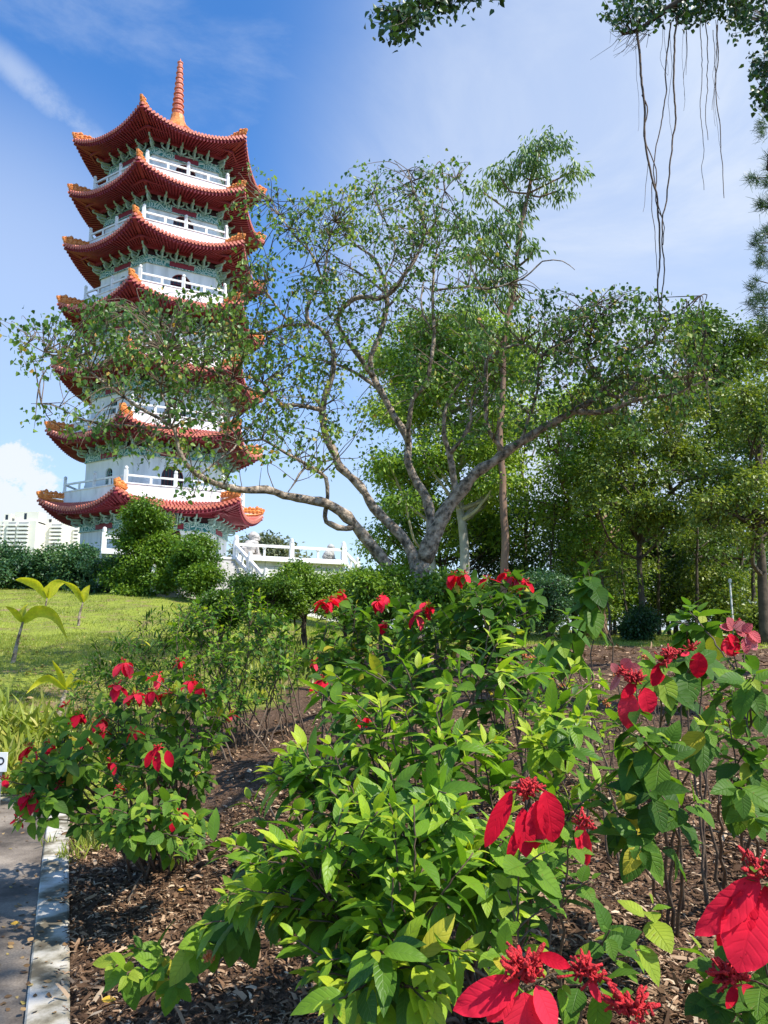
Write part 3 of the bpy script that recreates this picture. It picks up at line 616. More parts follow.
bp = nd(nt, 'ShaderNodeBump', Strength=.4, Distance=.004); nt.links.new(n2.outputs['Fac'], bp.inputs['Height']); nt.links.new(bp.outputs[0], b.inputs['Normal'])
K3 = spline(np.column_stack([KERB, np.zeros(len(KERB))]), .12)[:, :2]
tg = unit(np.gradient(K3, axis=0)); nrm = np.stack([-tg[:, 1], tg[:, 0]], 1)        # towards the path (left of the direction of travel)
pv = []
for k_, nn_ in zip(K3, nrm): pv += [[*(k_+nn_*.07), .012], [-60 if k_[1] < 4 else min(k_[0]-1, -60), k_[1]-0.0 if k_[1] < 4 else k_[1], .012]]
pv = np.array(pv); pv[1::2, 1] = np.maximum.accumulate(pv[1::2, 1])
nK = len(K3); o = mesh_obj('path', pv, [(2*i, 2*i+2, 2*i+3, 2*i+1) for i in range(nK-1)], m); o['kind'] = 'structure'
# the kerb
M['kerb'] = rough_mat('kerb', [(.40, (.12, .10, .065)), (.47, (.26, .23, .165)), (.53, (.44, .40, .32)), (.66, (.60, .56, .49))], scale=4.2, rough=.85, bump=.35, bscale=40, detail=10, dist=.006)
kv = []
hwd = .085
for k_, nn_ in zip(K3, nrm):
    for s_, z_ in ((hwd, -.02), (hwd, .028), (hwd-.008, .036), (hwd-.03, .038), (-hwd+.01, .038), (-hwd, .03), (-hwd, -.02)): kv.append([*(k_+nn_*s_), z_])
o = mesh_obj('kerb', kv, [(7*i+q, 7*i+q+1, 7*i+q+8, 7*i+q+7) for i in range(nK-1) for q in range(6)], M['kerb']); o['kind'] = 'structure'
# pale path beyond the wood
m = rough_mat('far_path', [(.3, (.4, .38, .35)), (.7, (.55, .53, .5))], scale=2, rough=.9, bump=.1)
fp = []; xs = np.linspace(2, 26, 30)
for x in xs: fp += [gp(x, 33+.08*x, .03), gp(x, 35.4+.08*x, .03)]
o = mesh_obj('far_path', fp, [(2*i, 2*i+2, 2*i+3, 2*i+1) for i in range(29)], m); o['kind'] = 'structure'

# ------------------------------------------------------------------ loose ground cover
def scatter(n, fx, fy, test):
    x = rng.uniform(*fx, n); y = rng.uniform(*fy, n); k = test(x, y); return x[k], y[k]
inview = lambda x, y: (np.abs(x/np.maximum(y, .5)) < .62)
# wood chips: small curved slivers
x, y = [], []
for fy, n in (((1.3, 3.2), 52000), ((3.2, 6), 46000), ((6, 12), 26000), ((12, 26), 26000)):
    X_, Y2 = scatter(n*2, (-fy[1]*.6, fy[1]*.6), fy, lambda a_, b_: inview(a_, b_) & (kerb_s(a_, b_) > np.where(rng.random(len(a_)) < .12, .03, .10))); x.append(X_[:n]); y.append(Y2[:n])
x = np.concatenate(x); y = np.concatenate(y); qq = x/np.maximum(y, 3)
k = ~((qq < -.28) & (y > 6.6)) & ~((qq < -.10) & (y > 9.5)) & (y < 22.5); x, y = x[k], y[k]
z = np.where(kerb_s(x, y) < .13, .04, G(x, y)); n = len(x)
D = np.stack([rng.normal(0, 1, n)-.4, rng.normal(0, 1, n)+.5, rng.normal(0, .22, n)], 1); N = np.stack([rng.normal(0, .35, n), rng.normal(0, .35, n), np.ones(n)], 1)
chip = (np.array([(-.11, 0, 0), (.09, .04, .01), (-.08, .5, .10), (.12, .48, .08), (-.07, 1, .02), (.05, .95, 0)], float), np.array([(0, 1, 3), (0, 3, 2), (2, 3, 5), (2, 5, 4)]), np.zeros((6, 2)))
M['chips'] = leaf_mat('chips', [(0, (.04, .022, .012)), (.4, (.12, .066, .038)), (.7, (.24, .14, .08)), (.9, (.42, .28, .18)), (1, (.62, .48, .34))], trans=.05, rough=.85, spec=.15)
L = rng.gamma(2.0, .0085, n)+.009; L = L*np.where(y > 12, 1.9, 1)*np.where(y > 6, 1.9, np.where(y > 3.2, 1.35, 1))*np.where(rng.random(n) < .02, 1.6, 1)
o = blades('wood_chips', M['chips'], None, np.stack([x, y, z+rng.uniform(.0, .02, n)], 1), D, N, L, rng.random(n), chip, wid=rng.uniform(.5, 1.7, n))
tagit(o, 'brown shredded bark mulch covering the planting bed', 'mulch', kind='stuff')
# lawn blades
x, y = [], []
for fy, n, in (((6.5, 11), 26000), ((11, 20), 42000), ((20, 44), 42000)):
    X_, Y2 = scatter(n*3, (-fy[1]*.6, fy[1]*.0), fy, lambda a_, b_: inview(a_, b_) & (kerb_s(a_, b_) > .3) & (a_/b_ < np.where(b_ < 10, -.31, np.where(b_ < 15, -.17, -.05)))); x.append(X_[:n]); y.append(Y2[:n])
X_, Y2 = scatter(30000, (-3, 12), (22.5, 33), lambda a_, b_: inview(a_, b_)); x.append(X_); y.append(Y2)
x = np.concatenate(x); y = np.concatenate(y); n = len(x); z = G(x, y)
D = np.stack([rng.normal(0, .6, n), rng.normal(0, .6, n), np.ones(n)], 1); N = rng.normal(0, 1, (n, 3))
gb = (np.array([(-.09, 0, 0), (.09, 0, 0), (0, 1, .3)], float), np.array([(0, 1, 2)]), np.zeros((3, 2)))
wn = np.sin(x*.9+2*np.sin(y*.35))*np.sin(y*.55+1.3*np.sin(x*.6))+.6*np.sin(x*2.3+y*1.1)*np.sin(y*1.9-x*.7); kp = (wn > -.45) | (rng.random(n) < .35); x, y, z, D, N = x[kp], y[kp], z[kp], D[kp], N[kp]; n = len(x)
pt = np.clip(.45+.25*np.sin(x*.8+1)*np.sin(y*.5)+rng.normal(0, .2, n), 0, 1)
o = blades('lawn_grass', M['grass'], None, np.stack([x, y, z-.005], 1), D, N, rng.uniform(.03, .08, n)*np.where(y > 11, 1.3, .8)*np.where(y > 22, 1.3, 1), pt, gb)
tagit(o, 'short yellow-green grass of the sloping lawn', 'grass', kind='stuff')

# ------------------------------------------------------------------ sun, sky, clouds
SUNAZ, SUNEL = 120., 52.
sd_ = V(math.sin(math.radians(SUNAZ))*math.cos(math.radians(SUNEL)), math.cos(math.radians(SUNAZ))*math.cos(math.radians(SUNEL)), math.sin(math.radians(SUNEL)))
l = bpy.data.lights.new('sun', 'SUN'); l.energy = 4.9; l.angle = math.radians(.5); l.color = (1, .95, .87)
lo = bpy.data.objects.new('sun', l); C.objects.link(lo); lo.rotation_euler = Vector(-sd_).to_track_quat('-Z', 'Y').to_euler(); lo.location = tuple(sd_*100)
w = bpy.data.worlds.new('World'); bpy.context.scene.world = w; w.use_nodes = True; nt = w.node_tree; bg = nt.nodes['Background']
sky = nd(nt, 'ShaderNodeTexSky', sky_type='NISHITA'); sky.sun_disc = False; sky.sun_elevation = math.radians(SUNEL); sky.sun_rotation = math.radians(SUNAZ); sky.air_density = 1.0; sky.dust_density = .6; sky.ozone_density = 2.2
hs = nd(nt, 'ShaderNodeHueSaturation'); hs.inputs['Saturation'].default_value = SKYSAT; hs.inputs['Value'].default_value = SKYVAL; nt.links.new(sky.outputs[0], hs.inputs['Color'])
gm = nd(nt, 'ShaderNodeMix', data_type='RGBA', blend_type='MULTIPLY', clamp_result=False); gm.inputs[0].default_value = 1; gm.inputs[7].default_value = SKYTINT
nt.links.new(hs.outputs[0], gm.inputs[6])
tc = nd(nt, 'ShaderNodeTexCoord')
def dirmask(px, py, r0, r1):
    d = unit(ray(px, py)); dp = nd(nt, 'ShaderNodeVectorMath', operation='DOT_PRODUCT'); nt.links.new(tc.outputs['Generated'], dp.inputs[0]); dp.inputs[1].default_value = tuple(d)
    mr = nd(nt, 'ShaderNodeMapRange', interpolation_type='SMOOTHERSTEP'); nt.links.new(dp.outputs['Value'], mr.inputs[0])
    mr.inputs[1].default_value = math.cos(math.radians(r1)); mr.inputs[2].default_value = math.cos(math.radians(r0)); return mr.outputs[0]
def mth(op, a_, b_, clamp=False):
    n_ = nd(nt, 'ShaderNodeMath', operation=op, use_clamp=clamp)
    for i_, q_ in enumerate((a_, b_)):
        if isinstance(q_, (int, float)): n_.inputs[i_].default_value = q_
        else: nt.links.new(q_, n_.inputs[i_])
    return n_.outputs[0]
def noise(scale, stretch=(1, 1, 1), rot=(0, 0, 0), det=8., ro=.6, dist=0., loc=(0, 0, 0)):
    mp = nd(nt, 'ShaderNodeMapping'); mp.inputs['Scale'].default_value = stretch; mp.inputs['Rotation'].default_value = rot; mp.inputs['Location'].default_value = loc; nt.links.new(tc.outputs['Generated'], mp.inputs[0])
    n_ = nd(nt, 'ShaderNodeTexNoise', Scale=scale, Detail=det, Roughness=ro, Distortion=dist); nt.links.new(mp.outputs[0], n_.inputs['Vector']); return n_.outputs['Fac']
def rmp(x_, a_, b_, c_=0., d_=1.):
    mr = nd(nt, 'ShaderNodeMapRange', interpolation_type='SMOOTHSTEP'); nt.links.new(x_, mr.inputs[0]); mr.inputs[1].default_value = a_; mr.inputs[2].default_value = b_; mr.inputs[3].default_value = c_; mr.inputs[4].default_value = d_; return mr.outputs[0]
# thin white veil, thicker to the right; wisps; one streak; cumulus low on the left
veil = mth('MULTIPLY', dirmask(860, 300, 16, 46), rmp(noise(2.6, (1, 1, 2.2), (.4, .3, .2), det=9., ro=.6, dist=.5), .3, .68, .68, 1.1))
veil = mth('MULTIPLY', veil, .97)
wisp = mth('MULTIPLY', rmp(noise(2.2, (1, 1, 3.2), (.5, .6, 0), det=10., ro=.62, dist=.6), .46, .78), .36)
low = mth('MULTIPLY', dirmask(-40, 420, 4, 26), .55)
haze = mth('MULTIPLY', dirmask(330, 640, 4, 27), .62)
# streak: a thin slab across a great circle, limited to a cone
pa_, pb_ = unit(ray(-10, 50)), unit(ray(88, 135)); axn = unit(np.cross(pa_, pb_))
dp = nd(nt, 'ShaderNodeVectorMath', operation='DOT_PRODUCT'); nt.links.new(tc.outputs['Generated'], dp.inputs[0]); dp.inputs[1].default_value = tuple(axn)
ab = mth('ABSOLUTE', dp.outputs['Value'], 0.)
sl = rmp(mth('ADD', ab, mth('MULTIPLY', mth('ADD', noise(9, det=7.), -.5), .02)), .0, .027, 1., 0.)
streak = mth('MULTIPLY', mth('MULTIPLY', sl, dirmask(50, 98, 1.5, 6.)), rmp(noise(11, (1, 1, 1), det=8., ro=.7), .3, .65, .1, .5))
cn = rmp(noise(14, (1, 1, 1.4), det=9., ro=.55, loc=(.3, .1, 0)), .40, .50)
cum = rmp(mth('ADD', mth('MULTIPLY', dirmask(2, 500, .3, 6.0), 1.0), mth('MULTIPLY', mth('ADD', noise(24, (1, 1, 1.3), det=12., ro=.68), -.5), 2.3)), .55, .80, 0., .88)
tot = mth('MAXIMUM', mth('MAXIMUM', veil, haze), mth('MAXIMUM', mth('MAXIMUM', streak, low), wisp))
mx = nd(nt, 'ShaderNodeMix', data_type='RGBA', clamp_factor=True, clamp_result=False); nt.links.new(tot, mx.inputs[0]); nt.links.new(gm.outputs[2], mx.inputs[6]); mx.inputs[7].default_value = CLOUD
mx2 = nd(nt, 'ShaderNodeMix', data_type='RGBA', clamp_factor=True, clamp_result=False); nt.links.new(cum, mx2.inputs[0]); nt.links.new(mx.outputs[2], mx2.inputs[6]); mx2.inputs[7].default_value = CUMUL
nt.links.new(mx2.outputs[2], bg.inputs[0]); bg.inputs[1].default_value = SKYSTR
s = bpy.context.scene; s.view_settings.view_transform = 'Standard'; s.view_settings.look = 'None'; s.view_settings.exposure = EXPO; s.view_settings.gamma = 1
# ------------------------------------------------------------------ the spreading tree
def pxpath(lst):
    """(px, py, distance, radius in picture pixels)"""
    return np.array([[*at(a, b, Y), .84*r*Y/F] for a, b, Y, r in lst])
tb = gpx(412, 14.0, -.1)
tree = empty('spreading_tree', tb, 'wide spreading tree with several bare curving limbs in the middle of the garden', 'tree')
B = {}
B['right'] = [(424, 560, 14, 11), (436.4, 532, 13.9, 9.5), (446.8, 508.4, 13.8, 8.5), (458.5, 492.8, 13.7, 7.5), (475.4, 473.3, 13.5, 6.5), (493.6, 461.6, 13.4, 6), (509.3, 449.8, 13.3, 5.5), (539.4, 430, 13.1, 5), (578, 409, 12.9, 4.4), (602.3, 391.4, 12.8, 3.4), (600.7, 380, 12.7, 3), (588, 361, 12.6, 2.4), (592, 328, 12.5, 1.6), (610, 306, 12.5, .9)]
B['right_low'] = [(574, 411, 12.9, 3.8), (604, 411.7, 12.7, 3.6), (629.8, 401, 12.5, 3.2), (655.6, 396, 12.4, 2.4), (680, 392, 12.2, 1.7), (706, 380, 12.1, 1)]
B['right_mid'] = [(601, 384, 12.7, 2.6), (617, 398, 12.6, 2.2), (640, 381, 12.9, 2.6), (662, 377, 13, 2.6), (688, 377, 13.1, 1.8), (712, 366, 13.2, 1)]
B['r1'] = [(630, 378, 12.8, 1.6), (626, 354, 12.6, 1.6), (649, 344, 12.5, 1.4), (665, 322, 12.4, 1.2), (688, 306, 12.3, .8), (700, 296, 12.3, .5)]
B['r2'] = [(520, 442, 13.2, 2), (535, 400, 13.0, 1.8), (542.6, 354, 12.9, 1.5), (571.7, 341, 12.8, 1.3), (584.6, 322, 12.7, 1.1), (600, 298, 12.7, .7)]
B['up1'] = [(457, 494, 13.7, 5), (454.6, 485, 13.7, 4.5), (450.7, 464, 13.6, 4), (446.8, 446, 13.6, 3.4), (444, 433, 13.5, 2.8), (446, 405, 13.4, 2), (462, 380, 13.3, 1.2)]
B['up2'] = [(448.5, 455, 13.6, 3), (462.4, 438, 13.4, 2.6), (470, 420, 13.3, 2.1), (474, 395, 13.2, 1.4), (492, 372, 13.1, .8)]
B['pale'] = [(427, 556, 14, 8), (432, 530, 14.1, 6.4), (426, 498, 14.2, 5.8), (415.5, 479.8, 14.3, 5.2), (407.7, 461.6, 14.3, 4.9), (408, 440.7, 14.4, 4.7), (400, 425, 14.4, 4.4), (388, 404, 14.5, 4.1), (377.8, 384.7, 14.5, 4), (373.9, 376.7, 14.6, 3.9), (370.5, 359.7, 14.6, 3.7), (380.6, 332.6, 14.7, 3.3), (387.4, 309, 14.8, 2.8), (387, 295, 14.8, 2.5), (384, 278, 14.9, 2.2), (374, 258, 14.9, 1.8), (360, 248, 15, 1.4), (345, 235, 15, .9)]
B['pale_left'] = [(374, 378, 14.6, 3.4), (360, 358, 14.4, 3.2), (350, 345, 14.3, 3), (340, 331, 14.2, 2.6), (338, 318, 14.1, 2.6), (345, 305.6, 14, 3), (360, 297, 13.9, 3), (377, 298.8, 13.8, 3), (390.8, 293.7, 13.7, 2.9), (404, 275, 13.6, 2.6), (417.9, 254.8, 13.6, 2.3), (424.6, 234.5, 13.6, 1.9), (421, 210.8, 13.6, 1.5), (412.8, 187, 13.6, 1.1), (407.7, 170, 13.6, .6)]
B['pale_side'] = [(381, 391, 14.5, 2.8), (362, 376, 14.6, 2.3), (341, 366, 14.8, 1.9), (322, 360, 14.9, 1.6), (305, 357, 15, 1.2), (285, 345, 15.1, .7)]
B['pu1'] = [(384, 320, 14.7, 1.6), (384, 312, 14.5, 1.6), (396, 298, 14.4, 1.5), (404, 288, 14.3, 1.3), (416, 270, 14.1, 1)]
B['pu2'] = [(387, 296, 14.8, 1.6), (376, 285, 15, 1.4), (355, 270, 15.1, 1.3), (335, 262, 15.2, 1), (310, 262, 15.3, .6)]
B['pu3'] = [(424, 236, 13.6, 1.3), (440, 215, 13.5, 1.1), (445, 190, 13.4, .8), (462, 172, 13.3, .5)]
B['pu4'] = [(384, 280, 14.9, 1.4), (395, 250, 15, 1.2), (385, 220, 15, 1), (372, 195, 15.1, .6)]
B['dark'] = [(408, 442, 14.3, 3.2), (410, 420, 14.1, 3), (413, 399, 14, 2.9), (423, 388.6, 13.9, 2.8), (428, 376.7, 13.8, 2.6), (433, 349.6, 13.7, 2.4), (434, 319, 13.7, 2.1), (433, 288.6, 13.6, 1.8), (434.8, 261.6, 13.6, 1.3), (440, 238, 13.6, .7)]
B['dark_right'] = [(433, 292, 13.6, 1.5), (436.5, 290, 13.6, 1.5), (468.6, 287, 13.4, 1.4), (489, 288.6, 13.3, 1.3), (522.8, 278.5, 13.2, 1.1), (543, 261.6, 13.1, .9), (563, 261.6, 13, .6), (575, 270, 13, .3)]
B['dark_left'] = [(434, 326, 13.7, 1.5), (431, 329, 13.7, 1.4), (423, 315.7, 13.8, 1.3), (421, 298, 13.8, 1.1), (424, 281, 13.9, .8)]
B['knot'] = [(505, 453, 13.3, 3), (490, 432, 13.2, 2.8), (485.8, 414.7, 13.2, 2.8), (486, 386, 13.1, 2.5), (487, 360, 13.1, 2.3), (502.5, 349.6, 13, 2.1), (522.8, 344.5, 12.9, 1.9), (543, 354.7, 12.8, 1.8), (560, 348, 12.8, 1.5), (577, 329, 12.7, 1.2), (587, 312, 12.7, .8)]
B['second'] = [(417, 585, 14, 9), (415.5, 563, 14, 7.4), (405, 539.7, 14, 6.6), (392, 526.7, 14, 6.2), (373.9, 508, 14, 5.8), (360.8, 487.6, 13.9, 5.4), (340, 466.8, 13.8, 5.2), (336, 457, 13.8, 5.2), (328, 441.6, 13.8, 4.8), (323, 428.5, 13.7, 4.5), (322, 413, 13.7, 4.1), (327, 392, 13.7, 3.7), (333.6, 368.6, 13.7, 3.4), (331, 342, 13.7, 3.1), (320.6, 329, 13.6, 2.8), (307.6, 320, 13.6, 2.5), (310, 300.6, 13.5, 2.3), (322, 282, 13.5, 2), (326, 259, 13.5, 1.6), (330.5, 235.5, 13.4, 1.2), (338, 215, 13.4, .7)]
B['s_top'] = [(322, 278, 13.5, 1.6), (313, 256, 13.3, 1.5), (294.6, 235.5, 13.2, 1.3), (276, 209.5, 13.1, 1), (268, 193, 13.1, .6)]
B['s_left'] = [(323, 413, 13.7, 3), (318, 409, 13.6, 2.8), (297, 406, 13.4, 2.6), (280, 406, 13.2, 2.5), (273.8, 396, 13.1, 2.2), (247.7, 388, 12.9, 1.9), (219, 375, 12.7, 1.7), (180, 355.6, 12.4, 1.4), (150, 345, 12.2, 1)]
B['s_left2'] = [(274, 397, 13.1, 1.7), (262, 382, 13, 1.5), (247.7, 377, 12.9, 1.3), (232, 376, 12.8, 1.1), (205, 362, 12.7, .7)]
B['s_mid'] = [(308, 322, 13.6, 2.2), (307.6, 325, 13.6, 2.2), (289, 325, 13.4, 2.1), (266, 333, 13.2, 1.9), (250, 333, 13.1, 1.8), (214, 333, 12.8, 1.5), (182, 332, 12.6, 1.3), (166.7, 328, 12.5, 1.1), (145.8, 316.5, 12.3, .7)]
B['s_mid2'] = [(289, 322, 13.4, 1.6), (276, 306, 13.3, 1.3), (262, 287, 13.2, 1), (245, 262, 13.1, .6)]
B['low'] = [(404, 622, 14, 8.5), (400, 590, 14, 7.8), (393, 573.5, 14, 7.4), (380, 556, 13.9, 7.2), (362, 535, 13.7, 7.3), (346.7, 517, 13.5, 6.8), (325.8, 504, 13.2, 6), (305, 498.9, 12.9, 5.4), (284, 496, 12.7, 5), (266, 489.7, 12.5, 4.7), (242.5, 489.7, 12.2, 4.4), (221.7, 485.8, 12, 4), (200.8, 475, 11.8, 3.5), (188, 464, 11.7, 3), (180, 450, 11.7, 2.6), (174.5, 431, 11.6, 2.4), (169, 423, 11.6, 2.2), (140.6, 407.6, 11.4, 2), (117, 392, 11.3, 1.8), (99, 379, 11.2, 1.6), (80.7, 364.6, 11.1, 1.4), (65, 356.8, 11, 1.1), (52, 355.5, 11, .9), (28.6, 342.5, 10.9, .5)]
B['l1'] = [(170, 424, 11.6, 1.6), (168, 408, 11.5, 1.5), (161.5, 394.6, 11.5, 1.4), (160, 384, 11.4, 1.2), (169, 368.5, 11.4, .9), (166, 350, 11.4, .5)]
B['l2'] = [(171, 428, 11.6, 1.6), (150, 427, 11.7, 1.5), (130, 425.8, 11.8, 1.4), (99, 423, 11.9, 1.2), (78, 418, 11.9, 1), (52, 405, 12, .7), (31, 403.7, 12, .4)]
B['l3'] = [(200, 475, 11.8, 1.4), (225, 455, 12, 1.3), (238, 442, 12.2, 1.1), (230, 425, 12.2, .8)]
B['loop'] = [(353, 525, 13.6, 4.4), (346.7, 528.8, 13.5, 4), (331, 525, 13.4, 3.4), (325.8, 517, 13.3, 3), (328, 496, 13.3, 2.6), (326, 478, 13.3, 2.4), (315, 470, 13.2, 2.3), (294.6, 458.5, 13.1, 2), (279, 449, 13, 1.8), (263, 440, 12.9, 1.5), (242.5, 442, 12.8, 1), (222, 432, 12.7, .6)]
B['loop2'] = [(318, 472, 13.2, 1.6), (305, 468, 13, 1.6), (295, 482, 12.9, 1.2), (288, 492, 12.8, .7)]
B['loop3'] = [(336, 458, 13.8, 1.2), (322, 462, 13.7, 1.2), (310, 456, 13.6, 1), (290, 462, 13.5, .6)]
tr = MB(); gr0 = [[*gpx(414, 14.0, -.3), .34], [*gpx(415, 14.0, .05), .27], *pxpath([(417, 640, 14, 11), (419, 605, 14, 9.5), (421, 575, 14, 9.5), (424, 556, 14, 9)])]
S_ = spline(gr0, .12, .012); tr.tube(S_[:, :3], S_[:, 3], 12); nodes = []
trunk_o = tr.build('trunk', M['bark'], tree, smooth=True)
low0 = [[*gpx(409, 14.0, -.2), .24]]
for nme, lst in B.items():
    p = pxpath(lst)
    if nme == 'low': p = np.vstack([low0, p])
    S_ = spline(p, .13, .010 if len(lst) > 8 else .008); m_ = MB(); m_.tube(S_[:, :3], np.maximum(S_[:, 3]*(1+.07*rng.normal(size=len(S_))+.10*np.sin(np.arange(len(S_))*1.7+rng.uniform(0, 6))), .004), 9 if p[0, 3] > .05 else 6)
    m_.build('limb', M['bark'], tree, smooth=True)
    k = S_[:, 3] < .075
    if nme == 'dark_right': k &= np.arange(len(S_)) < .55*len(S_)
    nodes.append(S_[k][::2])
nodes = np.concatenate(nodes)
# foliage groups: picture position, half sizes, distance, how many twigs
CL = [(28, 325, 26, 14, 11, 10), (55, 345, 34, 24, 11.1, 26), (95, 330, 40, 28, 11.4, 50), (140, 325, 45, 28, 12, 64), (185, 325, 45, 30, 12.3, 64), (225, 330, 40, 30, 12.8, 54), (125, 365, 42, 24, 11.6, 46),
 (170, 370, 45, 26, 12, 52), (215, 370, 45, 30, 12.5, 52), (255, 355, 35, 35, 13, 40), (75, 415, 34, 12, 11.9, 18), (115, 437, 32, 13, 11.7, 24), (150, 450, 30, 14, 11.7, 16), (185, 400, 38, 22, 11.9, 30), (228, 410, 38, 24, 12.5, 34), (225, 455, 38, 20, 12.1, 24), (265, 440, 34, 24, 12.9, 30), (205, 485, 25, 10, 11.8, 10),
 (290, 385, 32, 30, 13.3, 30), (300, 350, 34, 26, 13.4, 34), (262, 300, 24, 28, 13.2, 24), (255, 260, 16, 26, 13.1, 14), (250, 190, 16, 24, 13.1, 12), (238, 215, 12, 14, 13.1, 5), (275, 205, 14, 20, 13.1, 8), (300, 222, 24, 22, 13.2, 20), (335, 220, 26, 26, 13.4, 28), (370, 212, 24, 26, 14.4, 17), (355, 190, 26, 18, 14.5, 7), (400, 185, 32, 20, 13.6, 16), (408, 215, 26, 20, 13.6, 10), (445, 185, 22, 22, 13.4, 13), (430, 235, 26, 26, 13.6, 17), (462, 255, 26, 26, 13.4, 17), (345, 260, 34, 24, 14.5, 15),
 (295, 280, 34, 24, 13.4, 20), (335, 310, 34, 30, 13.8, 26), (318, 440, 20, 26, 13.5, 12), (345, 400, 30, 34, 14.2, 18), (300, 418, 28, 18, 13.3, 18), (375, 345, 36, 26, 14.5, 16), (372, 240, 20, 20, 14.8, 8), (430, 300, 30, 24, 13.7, 14), (465, 300, 24, 18, 13.4, 12), (400, 330, 34, 26, 14.2, 14), (440, 345, 30, 26, 13.7, 12), (405, 265, 34, 24, 14.3, 14), (425, 400, 30, 24, 14, 9), (375, 300, 30, 22, 14.4, 10), (350, 300, 24, 18, 14, 8), (395, 225, 26, 20, 14, 8), (360, 430, 22, 20, 13.9, 5),
 (500, 360, 34, 26, 13, 30), (535, 345, 36, 32, 12.9, 46), (565, 320, 34, 26, 12.7, 40), (600, 310, 30, 18, 12.7, 26), (600, 345, 36, 28, 12.7, 56), (640, 340, 36, 28, 12.6, 54), (575, 380, 40, 26, 12.8, 52), (625, 380, 38, 22, 12.7, 46), (670, 355, 38, 30, 12.7, 46), (690, 315, 14, 10, 12.4, 8), (660, 312, 24, 14, 12.5, 12), (690, 385, 34, 26, 12.5, 36), (655, 410, 40, 18, 12.5, 24), (535, 400, 34, 24, 13, 26), (545, 435, 36, 16, 13.1, 14), (480, 410, 26, 26, 13.3, 12), (455, 395, 22, 22, 13.4, 8), (640, 300, 22, 10, 12.5, 8)]
tw = MB(); LP, LD, LN, LR, LL = [], [], [], [], []
for (cx, cy, rx, ry, Y, n) in CL:
    tone = rng.uniform(.25, .75)
    for _ in range(int(n*(1.15 if cx < 290 else 1.45 if cx > 490 else 2.0 if cy < 330 else 1.6))):
        a_ = rng.uniform(0, 2*math.pi); r_ = math.sqrt(rng.random())*1.28
        tgt = at(cx+rx*r_*math.cos(a_), cy+ry*r_*math.sin(a_), Y+rng.normal(0, .75))
        d_ = np.linalg.norm(nodes[:, :3]-tgt, axis=1); i_ = int(np.argmin(d_+rng.uniform(0, .45, len(d_))))
        st = nodes[i_, :3]; ln = d_[i_]
        if ln > 1.7: continue
        md = lerp(st, tgt, .5)+rng.normal(0, .09*ln+.03, 3)+V(0, 0, .08*ln)
        tp_ = tgt+V(0, 0, -.10)+rng.normal(0, .05, 3)
        S_ = spline([st, md, tgt, tp_], .14); tw.tube(S_, np.linspace(.006+.005*min(ln, 1.5), .0025, len(S_)), 3, cap=False)
        leafless = rng.random() < .22
        nl = 0 if leafless else rng.integers(6, 15)
        for q in range(nl):
            u_ = rng.uniform(.55, 1.0)**.8; pp = S_[int(u_*(len(S_)-1))]
            LP.append(pp+rng.normal(0, .085, 3)); LD.append(V(rng.normal(0, .55), rng.normal(0, .55), -.75+rng.normal(0, .35))); LN.append(rng.normal(0, 1, 3)+V(0, 0, .35))
            LR.append(np.clip(tone+rng.normal(0, .18), 0, .94) if rng.random() > .025 else rng.uniform(.94, 1)); LL.append(rng.uniform(.05, .105))
tw.build('twigs', M['twig'], tree); blades('foliage', M['leaf_fig'], tree, LP, LD, LN, LL, LR, HEART)

